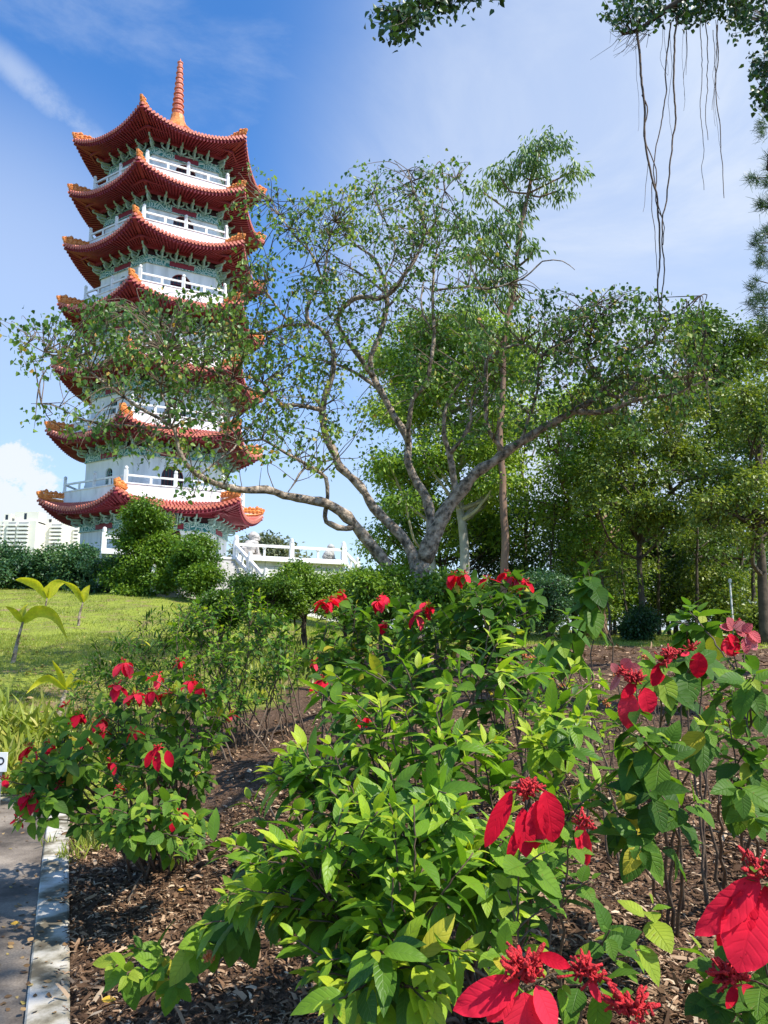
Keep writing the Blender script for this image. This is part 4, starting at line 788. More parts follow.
# ------------------------------------------------------------------ generic trees
def tree_at(name, label, cat, base, trunk, r0, r1, clumps, leaf, L, bark='bark_dark', per=22, tmpl=RH, group=None, droop=.35, sig=.22, limb=True, trunks=None, wid=1., flat=1., shell=.5):
    """trunk: list of 3d points; clumps: (centre, radii, number of sprays, tone)"""
    root = empty(name, base, label, cat, group)
    allp = []
    for (tpts, ra, rb) in (trunks or [(trunk, r0, r1)]):
        m_ = MB(); S_ = spline(tpts, .5, .03); rr = np.linspace(ra, rb, len(S_)); rr[0] *= 1.35; m_.tube(S_, rr, 9)
        m_.build('trunk', M[bark], root, smooth=True); allp.append(np.column_stack([S_, rr]))
    allp = np.concatenate(allp); lm = MB(); P, D_, N_, R_, L_ = [], [], [], [], []
    for (c, rad, n, tone) in clumps:
        c = np.asarray(c, float); rad = np.broadcast_to(np.asarray(rad, float), (3,))
        if limb:
            below = allp[allp[:, 2] < c[2]+.2]; below = below if len(below) else allp
            i_ = np.argmin(np.linalg.norm(below[:, :3]-c, axis=1)+.6*np.maximum(0, below[:, 2]-c[2]+.6*np.linalg.norm(below[:, :2]-c[:2], axis=1)))
            st = below[i_, :3]; S_ = spline([st, lerp(st, c, .5)+V(0, 0, -.05*np.linalg.norm(c-st))+rng.normal(0, .15, 3), c], .4, .02)
            lm.tube(S_, np.linspace(min(below[i_, 3]*.6, .14), .03, len(S_)), 5, cap=False)
        m = max(3, int(n)); v_ = unit(rng.normal(0, 1, (m, 3))); rr = rng.random(m)**(1/3)*(1-shell)+shell*rng.uniform(.72, 1.08, m)
        tips = c+v_*rad*rr[:, None]
        for tpx in tips[::3]:
            s0 = lerp(c, tpx, .25); lm.tube([s0, lerp(s0, tpx, .5)+rng.normal(0, .08, 3), tpx], [.022, .014, .006], 3, cap=False)
        tn = np.clip(tone+rng.normal(0, .12, m), 0, 1)
        k = per; off = rng.normal(0, sig, (m, k, 3))*V(1, 1, .6*flat)
        P.append((tips[:, None]+off).reshape(-1, 3)); D_.append((unit(off+1e-6)*.8+rng.normal(0, .5, (m, k, 3))+V(0, 0, -droop)).reshape(-1, 3))
        N_.append(rng.normal(0, .6, (m*k, 3))+V(0, 0, 1)*flat); R_.append(np.clip(np.repeat(tn, k)+rng.normal(0, .14, m*k), 0, 1)); L_.append(rng.uniform(.7, 1.3, m*k)*L)
    if lm.n: lm.build('limbs', M[bark], root)
    blades('crown', M[leaf], root, np.concatenate(P), np.concatenate(D_), np.concatenate(N_), np.concatenate(L_), np.concatenate(R_), tmpl, wid=wid)
    return root
def pc3(lst, Y, tones=(.2, .8), dY=2.0):
    """crown clumps given as picture ellipses at a distance: each a round clump of real depth"""
    o_ = []
    for (cx, cy, rx, ry, n) in lst:
        Yq = Y+rng.uniform(-dY, dY); c = at(cx, cy, Yq); o_.append((c, (rx*Yq/F, .5*(rx+ry)*Yq/F, ry*Yq/F), n, rng.uniform(*tones)))
    return o_
def tpath(lst): return [at(a, b, Y) for a, b, Y in lst]
# tall slender tree behind
b0 = gpx(508, 27, -.1)
tree_at('slender_tree', 'tallest slender tree with straight bare trunk and drooping leaf tufts behind the spreading tree', 'tree', b0, None, 0, 0,
 pc3([(545, 148, 24, 14, 21), (572, 172, 14, 9, 8), (522, 162, 18, 12, 13), (500, 176, 18, 10, 12), (560, 190, 12, 8, 6), (482, 192, 10, 9, 6), (540, 175, 16, 10, 9), (520, 205, 14, 16, 11), (497, 225, 22, 20, 21), (462, 222, 16, 14, 11), (480, 250, 22, 18, 18), (503, 262, 16, 20, 14), (525, 240, 9, 10, 4), (530, 252, 9, 8, 4), (487, 290, 20, 18, 14), (470, 315, 16, 12, 8), (510, 300, 14, 14, 8), (495, 340, 20, 16, 11), (540, 330, 14, 12, 4)], 27, (.3, .8), 1.0),
 'leaf_gum', .27, 'bark_red', per=24, droop=1.5, sig=.2, wid=.5, shell=.2,
 trunks=[([b0]+tpath([(506, 580, 27), (504, 520, 27), (503, 480, 27), (500, 440, 27), (504, 390, 27), (506, 329, 27), (516, 282, 27), (519, 241, 27), (528, 194, 27), (533, 170, 27), (540, 150, 27)]), .165, .06)])
# bright crowns behind the spreading tree
b0 = gpx(462, 30, -.1); b1 = gpx(432, 30.6, -.1)
mid_cl = [(350, 270, 0, 0, 0)]
def crown(cx, cy, rx, ry, k, n, seed, s=None):
    fx, fy = 1.45, .95
    if s is None: s = (.13, .27); k = int(k*1.55); n = n*.72; fx, fy = 1.7, .8
    """k clumps spread over an ellipse in the picture"""
    g = np.random.default_rng(seed); o_ = []
    for q in range(k):
        a_ = g.uniform(0, 6.283); r_ = math.sqrt(g.random())*.92; f_ = g.uniform(*s)
        o_.append((cx+rx*r_*math.cos(a_), cy+ry*r_*math.sin(a_), min(rx, ry)*f_*fx, min(rx, ry)*f_*fy, n))
    return o_
tree_at('pale_stemmed_tree', 'broad bright green tree with two pale stems just behind the spreading tree', 'tree', b0, None, 0, 0,
 pc3(crown(455, 380, 90, 76, 46, 40, 3)+crown(455, 470, 80, 44, 22, 34, 4), 30, (.35, .95), 2.5), 'leaf_bright', .17, 'bark_pale', per=20, sig=.32,
 trunks=[([b0]+tpath([(464, 570, 30), (462, 520, 30), (452, 450, 30), (448, 390, 30)]), .24, .1), ([b1]+tpath([(433, 570, 30.6), (428, 520, 30.6), (424, 450, 30.6), (410, 400, 30.6)]), .16, .07)])
# trees of the wood on the right
W_ = [
 ('woodland_tree', 'low-crowned green tree filling the space behind the two pale stems', 440, 35, [(440, 580), (438, 550), (436, 520)], crown(412, 530, 48, 38, 16, 28, 5)+crown(480, 530, 50, 40, 14, 26, 6), 'leaf_bright', 'bark_dark', .19, .3, (.15, .8)),
 # name label base px, Y, trunks(px list), crown specs, leaf, bark, leaf L
 ('woodland_tree', 'yellow-green tree with a thick forked brown trunk right of the slender tree', 588, 31, [(588, 560), (590, 520), (586, 470), (600, 430)], crown(575, 425, 62, 42, 18, 32, 11)+crown(575, 510, 56, 56, 28, 26, 12), 'leaf_bright', 'bark_red', .17, .32, (.2, .85)),
 ('woodland_tree', 'dark leafy tree low behind the pale stems, its crown hanging almost to the ground', 525, 36, [(525, 560), (526, 500), (522, 470)], crown(520, 540, 58, 44, 16, 28, 13)+crown(500, 440, 46, 30, 9, 24, 14), 'leaf_dark', 'bark_dark', .2, .25, (.2, .9)),
 ('woodland_tree', 'tall mid-green tree with yellow-lit sprays and arching bare branches, center of the right-hand wood', 640, 27, [(640, 560), (645, 520), (655, 480), (668, 430)], crown(650, 480, 66, 56, 34, 28, 15)+crown(640, 400, 64, 34, 16, 28, 16), 'leaf_mid', 'bark_dark', .15, .2, (.3, 1.)),
 ('woodland_tree', 'tall dark tree with a rounded top rising highest in the right-hand wood', 700, 34, [(700, 560), (702, 480), (715, 400)], crown(730, 342, 52, 38, 18, 34, 17)+crown(718, 420, 60, 50, 26, 30, 18), 'leaf_mid', 'bark_dark', .19, .3, (.05, .6)),
 ('woodland_tree', 'dark tree at the right edge of the wood with low flat yellow-lit sprays', 760, 24, [(760, 560), (758, 500), (762, 430)], crown(750, 500, 56, 44, 26, 28, 19)+crown(765, 415, 42, 40, 13, 30, 20), 'leaf_mid', 'bark_dark', .14, .26, (.1, .95)),
 ('woodland_tree', 'dark purplish-green tree under the tall trees left of the white lamp post', 672, 39, [(672, 580), (668, 540), (660, 515)], crown(655, 550, 52, 40, 26, 26, 21), 'leaf_dark', 'bark_dark', .2, .22, (.1, .7)),
 ('woodland_tree', 'small tree with yellow leaves above the white lamp post', 738, 33, [(738, 590), (742, 560), (735, 530)], crown(722, 545, 48, 40, 26, 24, 22), 'leaf_mid', 'bark_dark', .15, .2, (.3, 1.)),
 ('woodland_tree', 'distant dark tree filling the gap between the forked tree and the wood', 612, 48, [(612, 585), (616, 540), (610, 500)], crown(608, 530, 50, 50, 24, 26, 23), 'leaf_dark', 'bark_dark', .24, .3, (.2, .9)),
 ('woodland_tree', 'distant dark tree far back at the right edge behind the wood', 775, 50, [(775, 585), (770, 540), (772, 480)], crown(755, 560, 44, 36, 12, 26, 24), 'leaf_dark', 'bark_dark', .24, .3, (.2, .8)),
]
BARE = {640: [([(690, 478), (715, 470), (738, 480), (750, 500)], .05), ([(672, 492), (668, 470), (676, 445)], .06)], 700: [([(704, 520), (680, 500), (662, 470)], .07), ([(704, 500), (728, 470), (745, 440)], .07), ([(702, 540), (725, 520), (752, 515)], .05)], 588: [([(588, 545), (570, 510), (556, 470)], .09), ([(589, 520), (606, 490), (612, 450)], .08)], 760: [([(759, 540), (742, 520), (722, 512)], .06)]}
for (nm, lb, px, Y, tk, cr, lf, bk, L, sg, tn) in W_:
    b0 = gpx(px, Y, -.1)
    tks = [([b0]+[at(a, b, Y) for a, b in tk], .19 if px in (588, 700, 760) else .12, .06)]
    if px == 588: tks.append(([b0+V(.5, 0, 0)]+[at(a+10, b, Y) for a, b in tk[:2]]+[at(565, 460, Y)], .24, .08))
    if px == 640: tks += [([at(640, 530, Y), at(660, 505, Y), at(685, 480, Y-1), at(715, 482, Y-2), at(735, 505, Y-2.5)], .11, .03), ([at(650, 500, Y), at(640, 470, Y), at(625, 440, Y)], .1, .04)]
    for (bp_, br_) in BARE.get(px, []): tks.append(([at(a, b, Y-rng.uniform(.5, 2.5)*i_/2) for i_, (a, b) in enumerate(bp_)], br_, .02))
    tree_at(nm, lb, 'tree', b0, None, 0, 0, pc3([(*c_[:4], c_[4]*.78) for c_ in cr], Y, (min(1, tn[0]+.12), tn[1]+.05), 2.5), lf, L, bk, per=20, sig=sg, group='trees of the wood on the right', trunks=tks, flat=1.1)
# thin bare stems in the wood
for i, (px, Y, top, rr) in enumerate([(548, 30, 500, .07), (627, 30, 540, .06), (655, 33, 520, .09), (690, 30, 520, .08), (712, 36, 540, .12), (748, 29, 540, .10), (579, 38, 520, .12), (605, 26, 560, .05)]):
    b0 = gpx(px, Y, -.1); t_ = at(px+rng.uniform(-8, 8), top, Y)
    tree_at('sapling_tree', ['thin dark stem just right of the slender tree trunk', 'thin leaning stem below the arching branches', 'dark straight stem near the middle of the wood', 'dark stem in the wood left of the lamp post', 'thick dark trunk right beside the white lamp post', 'dark stem near the right edge of the wood', 'dark trunk in the wood behind the forked tree', 'thinnest stem left of the round dark bush'][i], 'tree', b0, [b0, lerp(b0, t_, .5)+rng.normal(0, .1, 3), t_], rr, rr*.5,
     [(lerp(b0, t_, q)+V(rng.normal(0, .5), rng.normal(0, .4), 0), (.8, .8, .5), 12, rng.uniform(.2, .8)) for q in (.7, .85, 1.)], 'leaf_mid', .14, per=16, group='thin stems in the wood')
# distant round tree right of the pagoda
b0 = V((262-384)/F*85, 85, 1.0)
tree_at('distant_tree', 'round grey-green tree crown far behind the stone lion', 'tree', b0, [b0, at(262, 585, 85), at(264, 560, 85)], .5, .2, pc3([(262, 545, 16, 10, 60), (248, 551, 12, 9, 40), (280, 550, 14, 10, 50), (292, 560, 10, 8, 30), (262, 560, 26, 8, 60), (242, 560, 8, 8, 24)], 85, (.2, .9), 1), 'leaf_grey', .45, per=24, sig=.55)

# ------------------------------------------------------------------ overhanging tree outside the frame: limbs and roots hang in
ob = gp(7.6, 6.5, -.2)
oh = empty('overhanging_tree', ob, 'dark overhanging tree whose leafy boughs and hanging roots enter at the top edge', 'tree')
def limb3(pts, rad, step=.3, n=8, jit=.02):
    S_ = spline(pts, step, jit); m_ = MB(); m_.tube(S_, np.linspace(*rad, len(S_)), n); return S_, m_
S_, m_ = limb3([ob, ob+V(.1, .2, 3), ob+V(-.1, .5, 6), ob+V(-.3, 1.0, 8.6)], (.36, .24), n=12); m_.build('trunk', M['bark'], oh, smooth=True)
fork = S_[-1]
boughs = [[fork, fork+V(-.8, 1.0, 1.2), at(760, -30, 9.5), at(700, -8, 9.8), at(668, 8, 10), at(640, 28, 10.1), at(622, 34, 10.1)],
          [fork, fork+V(-1, .2, 1.4), V(3.5, 7.4, 10.6), V(1.6, 7.6, 10.7), at(470, -30, 8), at(430, -6, 8), at(400, 14, 8)],
          [fork+V(0, 0, -1), fork+V(.2, 1.2, -.2), at(790, 60, 9.5), at(775, 120, 9.5), at(768, 170, 9.4)],
          [fork, fork+V(.2, 1.8, 1.), at(800, -40, 11), at(770, 20, 11.5), at(745, 15, 12)]]
nodes2 = []
for bp_ in boughs:
    S_, m_ = limb3(bp_, (.15, .022)); m_.build('bough', M['bark_dark'], oh, smooth=True); nodes2.append(S_[len(S_)//2:])
nodes2 = np.concatenate(nodes2)
CL2 = [(395, 22, 22, 18, 8, 20), (425, 8, 28, 14, 8, 26), (455, 2, 26, 8, 8, 12), (405, 38, 12, 8, 8, 4), (378, 14, 8, 8, 8, 3), (488, -2, 10, 5, 8, 3), (615, 8, 16, 14, 10, 16), (640, 4, 20, 12, 10, 16), (665, 8, 22, 10, 10, 18), (690, 16, 20, 10, 10.2, 18), (720, 12, 26, 14, 10.5, 32), (750, 18, 24, 24, 11, 40), (760, 60, 14, 20, 9.6, 24), (764, 95, 10, 20, 9.5, 18), (735, -6, 40, 12, 10.5, 30), (655, 22, 14, 6, 10, 5)]
tw = MB(); LP, LD, LN, LR, LL = [], [], [], [], []
for (cx, cy, rx, ry, Y, n) in CL2:
    for _ in range(n):
        tgt = at(cx+rx*rng.uniform(-1, 1), cy+ry*rng.uniform(-1, 1), Y+rng.normal(0, .3)); d_ = np.linalg.norm(nodes2-tgt, axis=1); st = nodes2[int(np.argmin(d_+rng.uniform(0, .2, len(d_))))]
        S_ = spline([st, lerp(st, tgt, .5)+rng.normal(0, .05, 3), tgt], .12); tw.tube(S_, np.linspace(.008, .0025, len(S_)), 3, cap=False)
        for q in range(rng.integers(7, 13)):
            LP.append(S_[-1-rng.integers(0, min(3, len(S_)))]+rng.normal(0, .05, 3)); LD.append(rng.normal(0, 1, 3)+V(0, 0, -.2)); LN.append(rng.normal(0, 1, 3)+V(0, 0, .6)); LR.append(rng.uniform(0, .7)); LL.append(rng.uniform(.06, .1))
for q in range(30):                                       # bare twigs left of the hanging roots
    st = at(625+rng.uniform(-3, 25), 32+rng.uniform(-3, 3), 10.1); e_ = st+V(rng.uniform(-.5, .05), rng.normal(0, .1), rng.uniform(-.35, .1)); tw.tube([st, lerp(st, e_, .5)+rng.normal(0, .05, 3), e_], [.006, .004, .002], 3, cap=False)
# leafy mass above the frame: it is what throws the dappled shade over the path and the bed
for q in range(80):
    c = V(rng.uniform(3.0, 5.2), rng.uniform(-2.2, 1.0), rng.uniform(9.4, 11.2))
    if c[2] < 2.4+.92*max(c[1], 0)+.0 and c[1] > 3: c[2] = 2.6+1.15*c[1]
    d_ = np.linalg.norm(nodes2-c, axis=1)
    for w_ in range(36):
        LP.append(c+rng.normal(0, .17, 3)); LD.append(rng.normal(0, 1, 3)); LN.append(rng.normal(0, 1, 3)+V(0, 0, .6)); LR.append(rng.uniform(0, .7)); LL.append(rng.uniform(.08, .13))
for bp_ in ([fork, V(5, 5, 10.2), V(3.6, 3, 10.6), V(2, 1, 10.4)], [fork, V(6, 4, 10), V(5.5, 1.5, 10.5), V(4, -1, 10.6)], [V(5, 5, 10.2), V(3.2, 5.2, 10.8), V(1.8, 5, 10.9)]):
    S_, m_ = limb3(bp_, (.12, .03)); m_.build('bough', M['bark_dark'], oh, smooth=True)
tw.build('twigs', M['bark_dark'], oh); blades('foliage', M['leaf_dark'], oh, LP, LD, LN, LL, LR, HEART)
# aerial roots
RT = [([(637, 12), (638, 40), (641, 78), (645, 104), (644, 128), (648, 158), (654, 186), (658, 212), (660, 240), (660, 262), (658, 285), (660, 312)], 10, 1.5),
      ([(642, 95), (647, 112), (643, 132), (649, 150), (656, 170), (655, 200), (663, 222), (663, 245)], 10.02, .8),
      ([(671, 22), (666, 60), (665, 95), (660, 130), (656, 150), (655, 175), (657, 200), (662, 218)], 10, .9),
      ([(677, 16), (674, 60), (673, 95), (675, 125), (670, 160), (668, 190), (663, 215), (662, 240), (664, 270), (661, 300)], 9.95, 1.2),
      ([(652, 182), (652, 210), (655, 238), (657, 262), (658, 290)], 10, .5),
      ([(684, 12), (687, 45), (686, 75)], 10.2, .4), ([(700, 18), (702, 60), (701, 110), (704, 150), (701, 165), (704, 190)], 10.3, .5),
      ([(706, 20), (708, 70), (705, 110), (708, 140)], 10.3, .6), ([(717, 25), (718, 60), (716, 90), (720, 125), (722, 165), (724, 198)], 10.4, .7), ([(713, 30), (715, 70), (712, 110)], 10.4, .4), ([(648, 162), (646, 190), (643, 212)], 10, .35)]
for q in range(9):
    x0 = rng.uniform(636, 724); L0 = rng.uniform(30, 130); RT.append(([(x0, 20), (x0+rng.uniform(-2, 2), 20+L0*.4), (x0+rng.uniform(-4, 4), 20+L0*.7), (x0+rng.uniform(-5, 5), 20+L0)], 10.1+rng.uniform(0, .3), rng.uniform(.2, .35)))
for pts, Y, r_ in RT:
    m_ = MB(); S_ = spline([at(a, b, Y+rng.normal(0, .02)) for a, b in pts], .08, .008); m_.tube(S_, np.linspace(r_, r_*.55, len(S_))*Y/F, 5); m_.build('aerial_root', M['stem_brown'], oh)

# pine at the right edge
b0 = gp(9.3, 12, -.1)
pine = empty('pine_tree', b0, 'pine with dark needle tufts reaching in at the right edge of the picture', 'pine tree')
m_ = MB(); S_ = spline([b0, b0+V(.1, 0, 5), b0+V(0, .1, 11), b0+V(.05, 0, 15)], .5, .02); m_.tube(S_, np.linspace(.28, .05, len(S_)), 10); m_.build('trunk', M['bark_red'], pine, smooth=True)
LP, LD, LN, LR, LL = [], [], [], [], []; lb = MB()
for (px, py) in [(764, 130), (768, 160), (762, 205), (753, 182), (766, 230), (758, 245), (762, 268), (755, 285), (768, 300), (760, 318), (754, 240), (766, 180), (758, 300), (770, 110), (768, 328), (772, 200), (774, 260), (752, 300)]:
    for sub in range(3):
        tip = at(px+rng.uniform(-4, 6), py+rng.uniform(-7, 7), 12+rng.uniform(-.5, .5)); zt_ = tip[2]+rng.uniform(-.3, .5); st = S_[int(np.argmin(abs(S_[:, 2]-zt_)))]
        if sub == 0: lb.tube(spline([st, lerp(st, tip, .5)+V(0, 0, -.1), tip], .2), [*np.linspace(.03, .008, len(spline([st, lerp(st, tip, .5)+V(0, 0, -.1), tip], .2)))], 5)
        for q in range(70):
            LP.append(tip+rng.normal(0, .035, 3)); d = unit(rng.normal(0, 1, 3)+V(-.5, 0, .3)); LD.append(d); LN.append(rng.normal(0, 1, 3)); LR.append(rng.uniform(0, 1)); LL.append(rng.uniform(.10, .17))
for q in range(160):                                      # the rest of its crown, beyond the frame
    z_ = rng.uniform(6, 15); a_ = rng.uniform(0, 6.28); rr = (15.5-z_)*.2+.4; tip = V(b0[0]+.5+abs(rr*math.cos(a_)), 12+rr*math.sin(a_), z_)
    for w_ in range(24): LP.append(tip+rng.normal(0, .1, 3)); LD.append(rng.normal(0, 1, 3)); LN.append(rng.normal(0, 1, 3)); LR.append(rng.uniform(0, 1)); LL.append(.16)
lb.build('limbs', M['bark_dark'], pine)
needle = (np.array([(-.03, 0, 0), (.03, 0, 0), (.012, 1, -.06), (-.012, 1, -.06)], float), np.array([(0, 1, 2), (0, 2, 3)]), np.zeros((4, 2)))
blades('needles', M['leaf_dark'], pine, LP, LD, LN, LL, LR, needle)
# ------------------------------------------------------------------ near shrubs, shoot by shoot
def rnd_tips(lst):
    o_ = []
    for (cx, cy, rx, ry, Y, dY, n) in lst:
        for _ in range(n):
            a_ = rng.uniform(0, 6.283); r_ = math.sqrt(rng.random()); o_.append((cx+rx*r_*math.cos(a_), cy+ry*r_*math.sin(a_), Y+rng.uniform(-dY, dY)))
    return o_
def shrub(name, label, base, tips, Lf=.12, span=.4, inter=.04, leaf='leaf_shrub', tmpl=None, stem='stem_brown', group=None, cat='shrub', droop=.25, tone=.3, sr=.007, wid=1., spread=.12, arch=.25, curl=1., flowers=(), old=.03, ang=(50, 75), bases=None, tipb=.5):
    base = np.asarray(base, float); root = empty(name, base, label, cat, group); m_ = MB(); P, D_, N_, L_, R_, CU = [], [], [], [], [], []
    allow = bases if bases is not None else [base]
    near = tips[0][2] < 3.6
    if tmpl is None: tmpl = OVH if near else OV
    elif tmpl is LAN and near: tmpl = LANH
    ends = []
    for (px, py, Y) in tips:
        t = at(px, py, Y); t[2] = max(t[2], float(G(t[0], t[1]))+.06+rng.uniform(0, .1)); ends.append(t)
    order = rng.permutation(len(ends)); nm = max(min(len(ends), 4), len(ends)//5); mains = []
    for oi, ti in enumerate(order):
        t = ends[ti]; b_ = min(allow, key=lambda q: np.linalg.norm(q-t))
        if oi < nm or not mains:
            b_ = b_+rng.normal(0, spread, 3)*V(1, 1, 0); b_[2] = float(G(b_[0], b_[1]))-.02; k0_ = 1.
        else:
            pts_ = np.concatenate(mains); hd = np.linalg.norm(pts_-t, axis=1); hd = hd+2.5*np.maximum(0, pts_[:, 2]-t[2]+.3*hd)+rng.uniform(0, .08, len(hd)); b_ = pts_[int(np.argmin(hd))]; k0_ = .6
        ln = np.linalg.norm(t-b_); c = lerp(b_, t, .5)+V(0, 0, arch*ln*.6*(1 if k0_ == 1 else .6))+rng.normal(0, .05*ln, 3)
        u = np.linspace(0, 1, 16)[:, None]; S_ = (1-u)**2*b_+2*u*(1-u)*c+u*u*t; S_[1:-1] += rng.normal(0, .006*ln, (14, 3))
        if k0_ == 1.: mains.append(S_[3:12])
        elif len(mains) < 60: mains.append(S_[4:9])
        m_.tube(S_, np.linspace(sr*min(1.3, .6+.5*ln)*k0_, sr*.28, 16), 5)
        seg = np.r_[0, np.cumsum(np.linalg.norm(np.diff(S_, axis=0), axis=1))]; tot = seg[-1]; sp_ = min(span*rng.uniform(.8, 1.2), tot*.8)
        s = .004; k = 0; ph = rng.uniform(0, 3.14); st_ = rng.normal(0, .13)
        while s < sp_:
            p = np.array([np.interp(tot-s, seg, S_[:, q]) for q in range(3)]); i_ = min(14, max(0, int(np.searchsorted(seg, tot-s))-1)); T = unit(S_[i_+1]-S_[i_])
            e1 = unit(np.cross(T, V(.3, .2, 1))); e2 = np.cross(T, e1); a_ = ph+k*math.pi/2+rng.normal(0, .2)
            for sg_ in (1, -1):
                if rng.random() < .10+.35*(s/sp_)**2: continue
                pr = sg_*(math.cos(a_)*e1+math.sin(a_)*e2); th = math.radians(rng.uniform(*ang)*(.45+.55*min(1, s/.06)))
                d = pr*math.sin(th)+T*math.cos(th)+V(0, 0, -droop*(.3+min(1, s/.1)))+rng.normal(0, .12, 3)
                P.append(p+unit(d)*.008); D_.append(d); N_.append(T*.5+V(0, 0, .75)+rng.normal(0, .18, 3))
                L_.append(Lf*min(1, .38+s/.11)*rng.uniform(.6, 1.22)); CU.append(curl*rng.uniform(.4, 1.5))
                R_.append(rng.uniform(.93, 1) if rng.random() < old else float(np.clip(tone+st_+tipb*math.exp(-s/.07)-.12*s/sp_+rng.normal(0, .12), 0, .92)))
            s += inter*rng.uniform(.75, 1.25)*(.45+.55*min(1, s/.07)); k += 1
    m_.build('stems', M[stem], root, smooth=True)
    blades('foliage', M[leaf], root, P, D_, N_, L_, R_, tmpl, smooth=True, wid=wid, curl=CU)
    for f_ in flowers: flower(root, *f_)
    return root
def flower(root, px, py, Y, size=.075, nb=4, kind='bract', bracts=None, buds=9, dark=False, blen=.03, stemto=None):
    """a cluster of hanging bracts round a head of small tubular buds.  bracts: list of ((px,py),(px,py), width in px) when the photograph shows them one by one"""
    c = at(px, py, Y)+V(0, 0, .02 if not bracts else 0); P, D_, N_, L_, W_, R_ = [], [], [], [], [], []
    if not bracts: size *= 1.12; nb += 1
    if bracts:
        for (a, b_, w_) in bracts:
            p0, p1 = at(*a, Y), at(*b_, Y-.02+rng.normal(0, .01)); L = np.linalg.norm(p1-p0); P.append(p0); D_.append(p1-p0); N_.append(V(rng.normal(0, .15), -1, .35)); L_.append(L); W_.append((w_*Y/F)/L/.74); R_.append(rng.random())
    else:
        for q in range(nb):
            a_ = rng.uniform(0, 6.283); d = V(math.cos(a_)*.75, math.sin(a_)*.75, rng.uniform(-1.1, -.1)); P.append(c+d*.008); D_.append(d); N_.append(V(math.cos(a_), math.sin(a_), .8)); L_.append(size*rng.uniform(.75, 1.15)); W_.append(rng.uniform(.7, 1.05)); R_.append(rng.random())
    f_ = blades('flower_cluster', M[kind], root, P, D_, N_, L_, R_, BRH, wid=W_, smooth=True, curl=rng.uniform(.3, 1.6, len(P)))
    m_ = MB()
    for q in range(buds):
        a_ = rng.uniform(0, 6.283); d = unit(V(math.cos(a_), math.sin(a_), rng.uniform(-.1, 1.4))); L = blen*rng.uniform(.55, 1.35); r_ = blen*.062
        m_.tube([c, c+d*L*.5, c+d*L*.8, c+d*L], [r_*.55, r_*.7, r_*1.75, r_*.9], 6)
        if Y < 2.5:
            e_ = c+d*L
            for w_ in range(3):
                m_.tube([c+d*L*.4, c+d*L*.5+rng.normal(0, .006, 3), e_*.5+c*.5+rng.normal(0, .012, 3)], [.0014, .002, .003], 5)
    m_.build('buds', M['bud'], f_, smooth=True)
    return f_
mg = 'red-bracted shrubs in the bed'
# --- the red-flowering bush on the left
fl = [(124, 665, 4.5, .085, 5), (117, 688, 4.4, .08, 5), (135, 697, 4.4, .085, 5), (152, 694, 4.4, .085, 5), (168, 697, 4.45, .08, 4), (191, 683, 4.6, .075, 4), (158, 678, 4.7, .08, 4), (200, 690, 4.6, .06, 3), (78, 716, 4.5, .07, 5), (98, 722, 4.4, .075, 3), (103, 734, 4.4, .05, 2), (84, 742, 4.3, .06, 3), (133, 735, 4.2, .06, 2),
      (111, 765, 4.1, .06, 2), (30, 749, 4.2, .08, 3), (50, 747, 4.3, .07, 3), (28, 800, 4.0, .075, 3), (18, 823, 3.9, .04, 2), (117, 792, 4.0, .04, 2), (58, 786, 4.2, .05, 2), (230, 718, 4.8, .05, 2), (4, 783, 4.2, .05, 2), (180, 664, 4.8, .05, 3), (66, 708, 4.7, .05, 2)]
tips = [(f_[0], f_[1]-2, f_[2]) for f_ in fl]+[(158, 750, 3.95), (178, 812, 4.0)]+rnd_tips([(130, 740, 75, 45, 4.5, .4, 30), (80, 775, 60, 40, 4.3, .35, 24), (170, 750, 65, 50, 4.5, .4, 26), (110, 820, 40, 30, 4.0, .2, 10), (160, 815, 50, 30, 4.0, .25, 22), (170, 845, 40, 14, 4.1, .2, 8), (215, 740, 28, 40, 4.7, .3, 10), (30, 785, 38, 26, 4.1, .2, 12), (150, 705, 60, 20, 4.7, .25, 12), (225, 710, 18, 25, 4.8, .2, 5)])
LB = shrub('flowering_shrub', 'large spreading bush with many red bract clusters beside the kerb at the left', gnd(168, 868), tips, Lf=.092, span=.30, inter=.045, leaf='leaf_muss', tone=.5, group=mg, droop=.4, flowers=fl, sr=.009, spread=.10, wid=.92, curl=.9, tipb=.3, bases=[gnd(168, 868), gnd(140, 858), gnd(192, 850)])
flower(LB, 158, 748, 3.95, bracts=[((152, 750), (145, 768), 9), ((158, 750), (156, 772), 11), ((167, 750), (171, 768), 11), ((160, 746), (152, 756), 8)], buds=14)
flower(LB, 178, 812, 4.0, bracts=[((176, 814), (171, 832), 10), ((184, 812), (187, 820), 7)], buds=5)
flower(LB, 28, 798, 4.0, bracts=[((26, 798), (20, 810), 8), ((31, 797), (37, 812), 11)], buds=12)
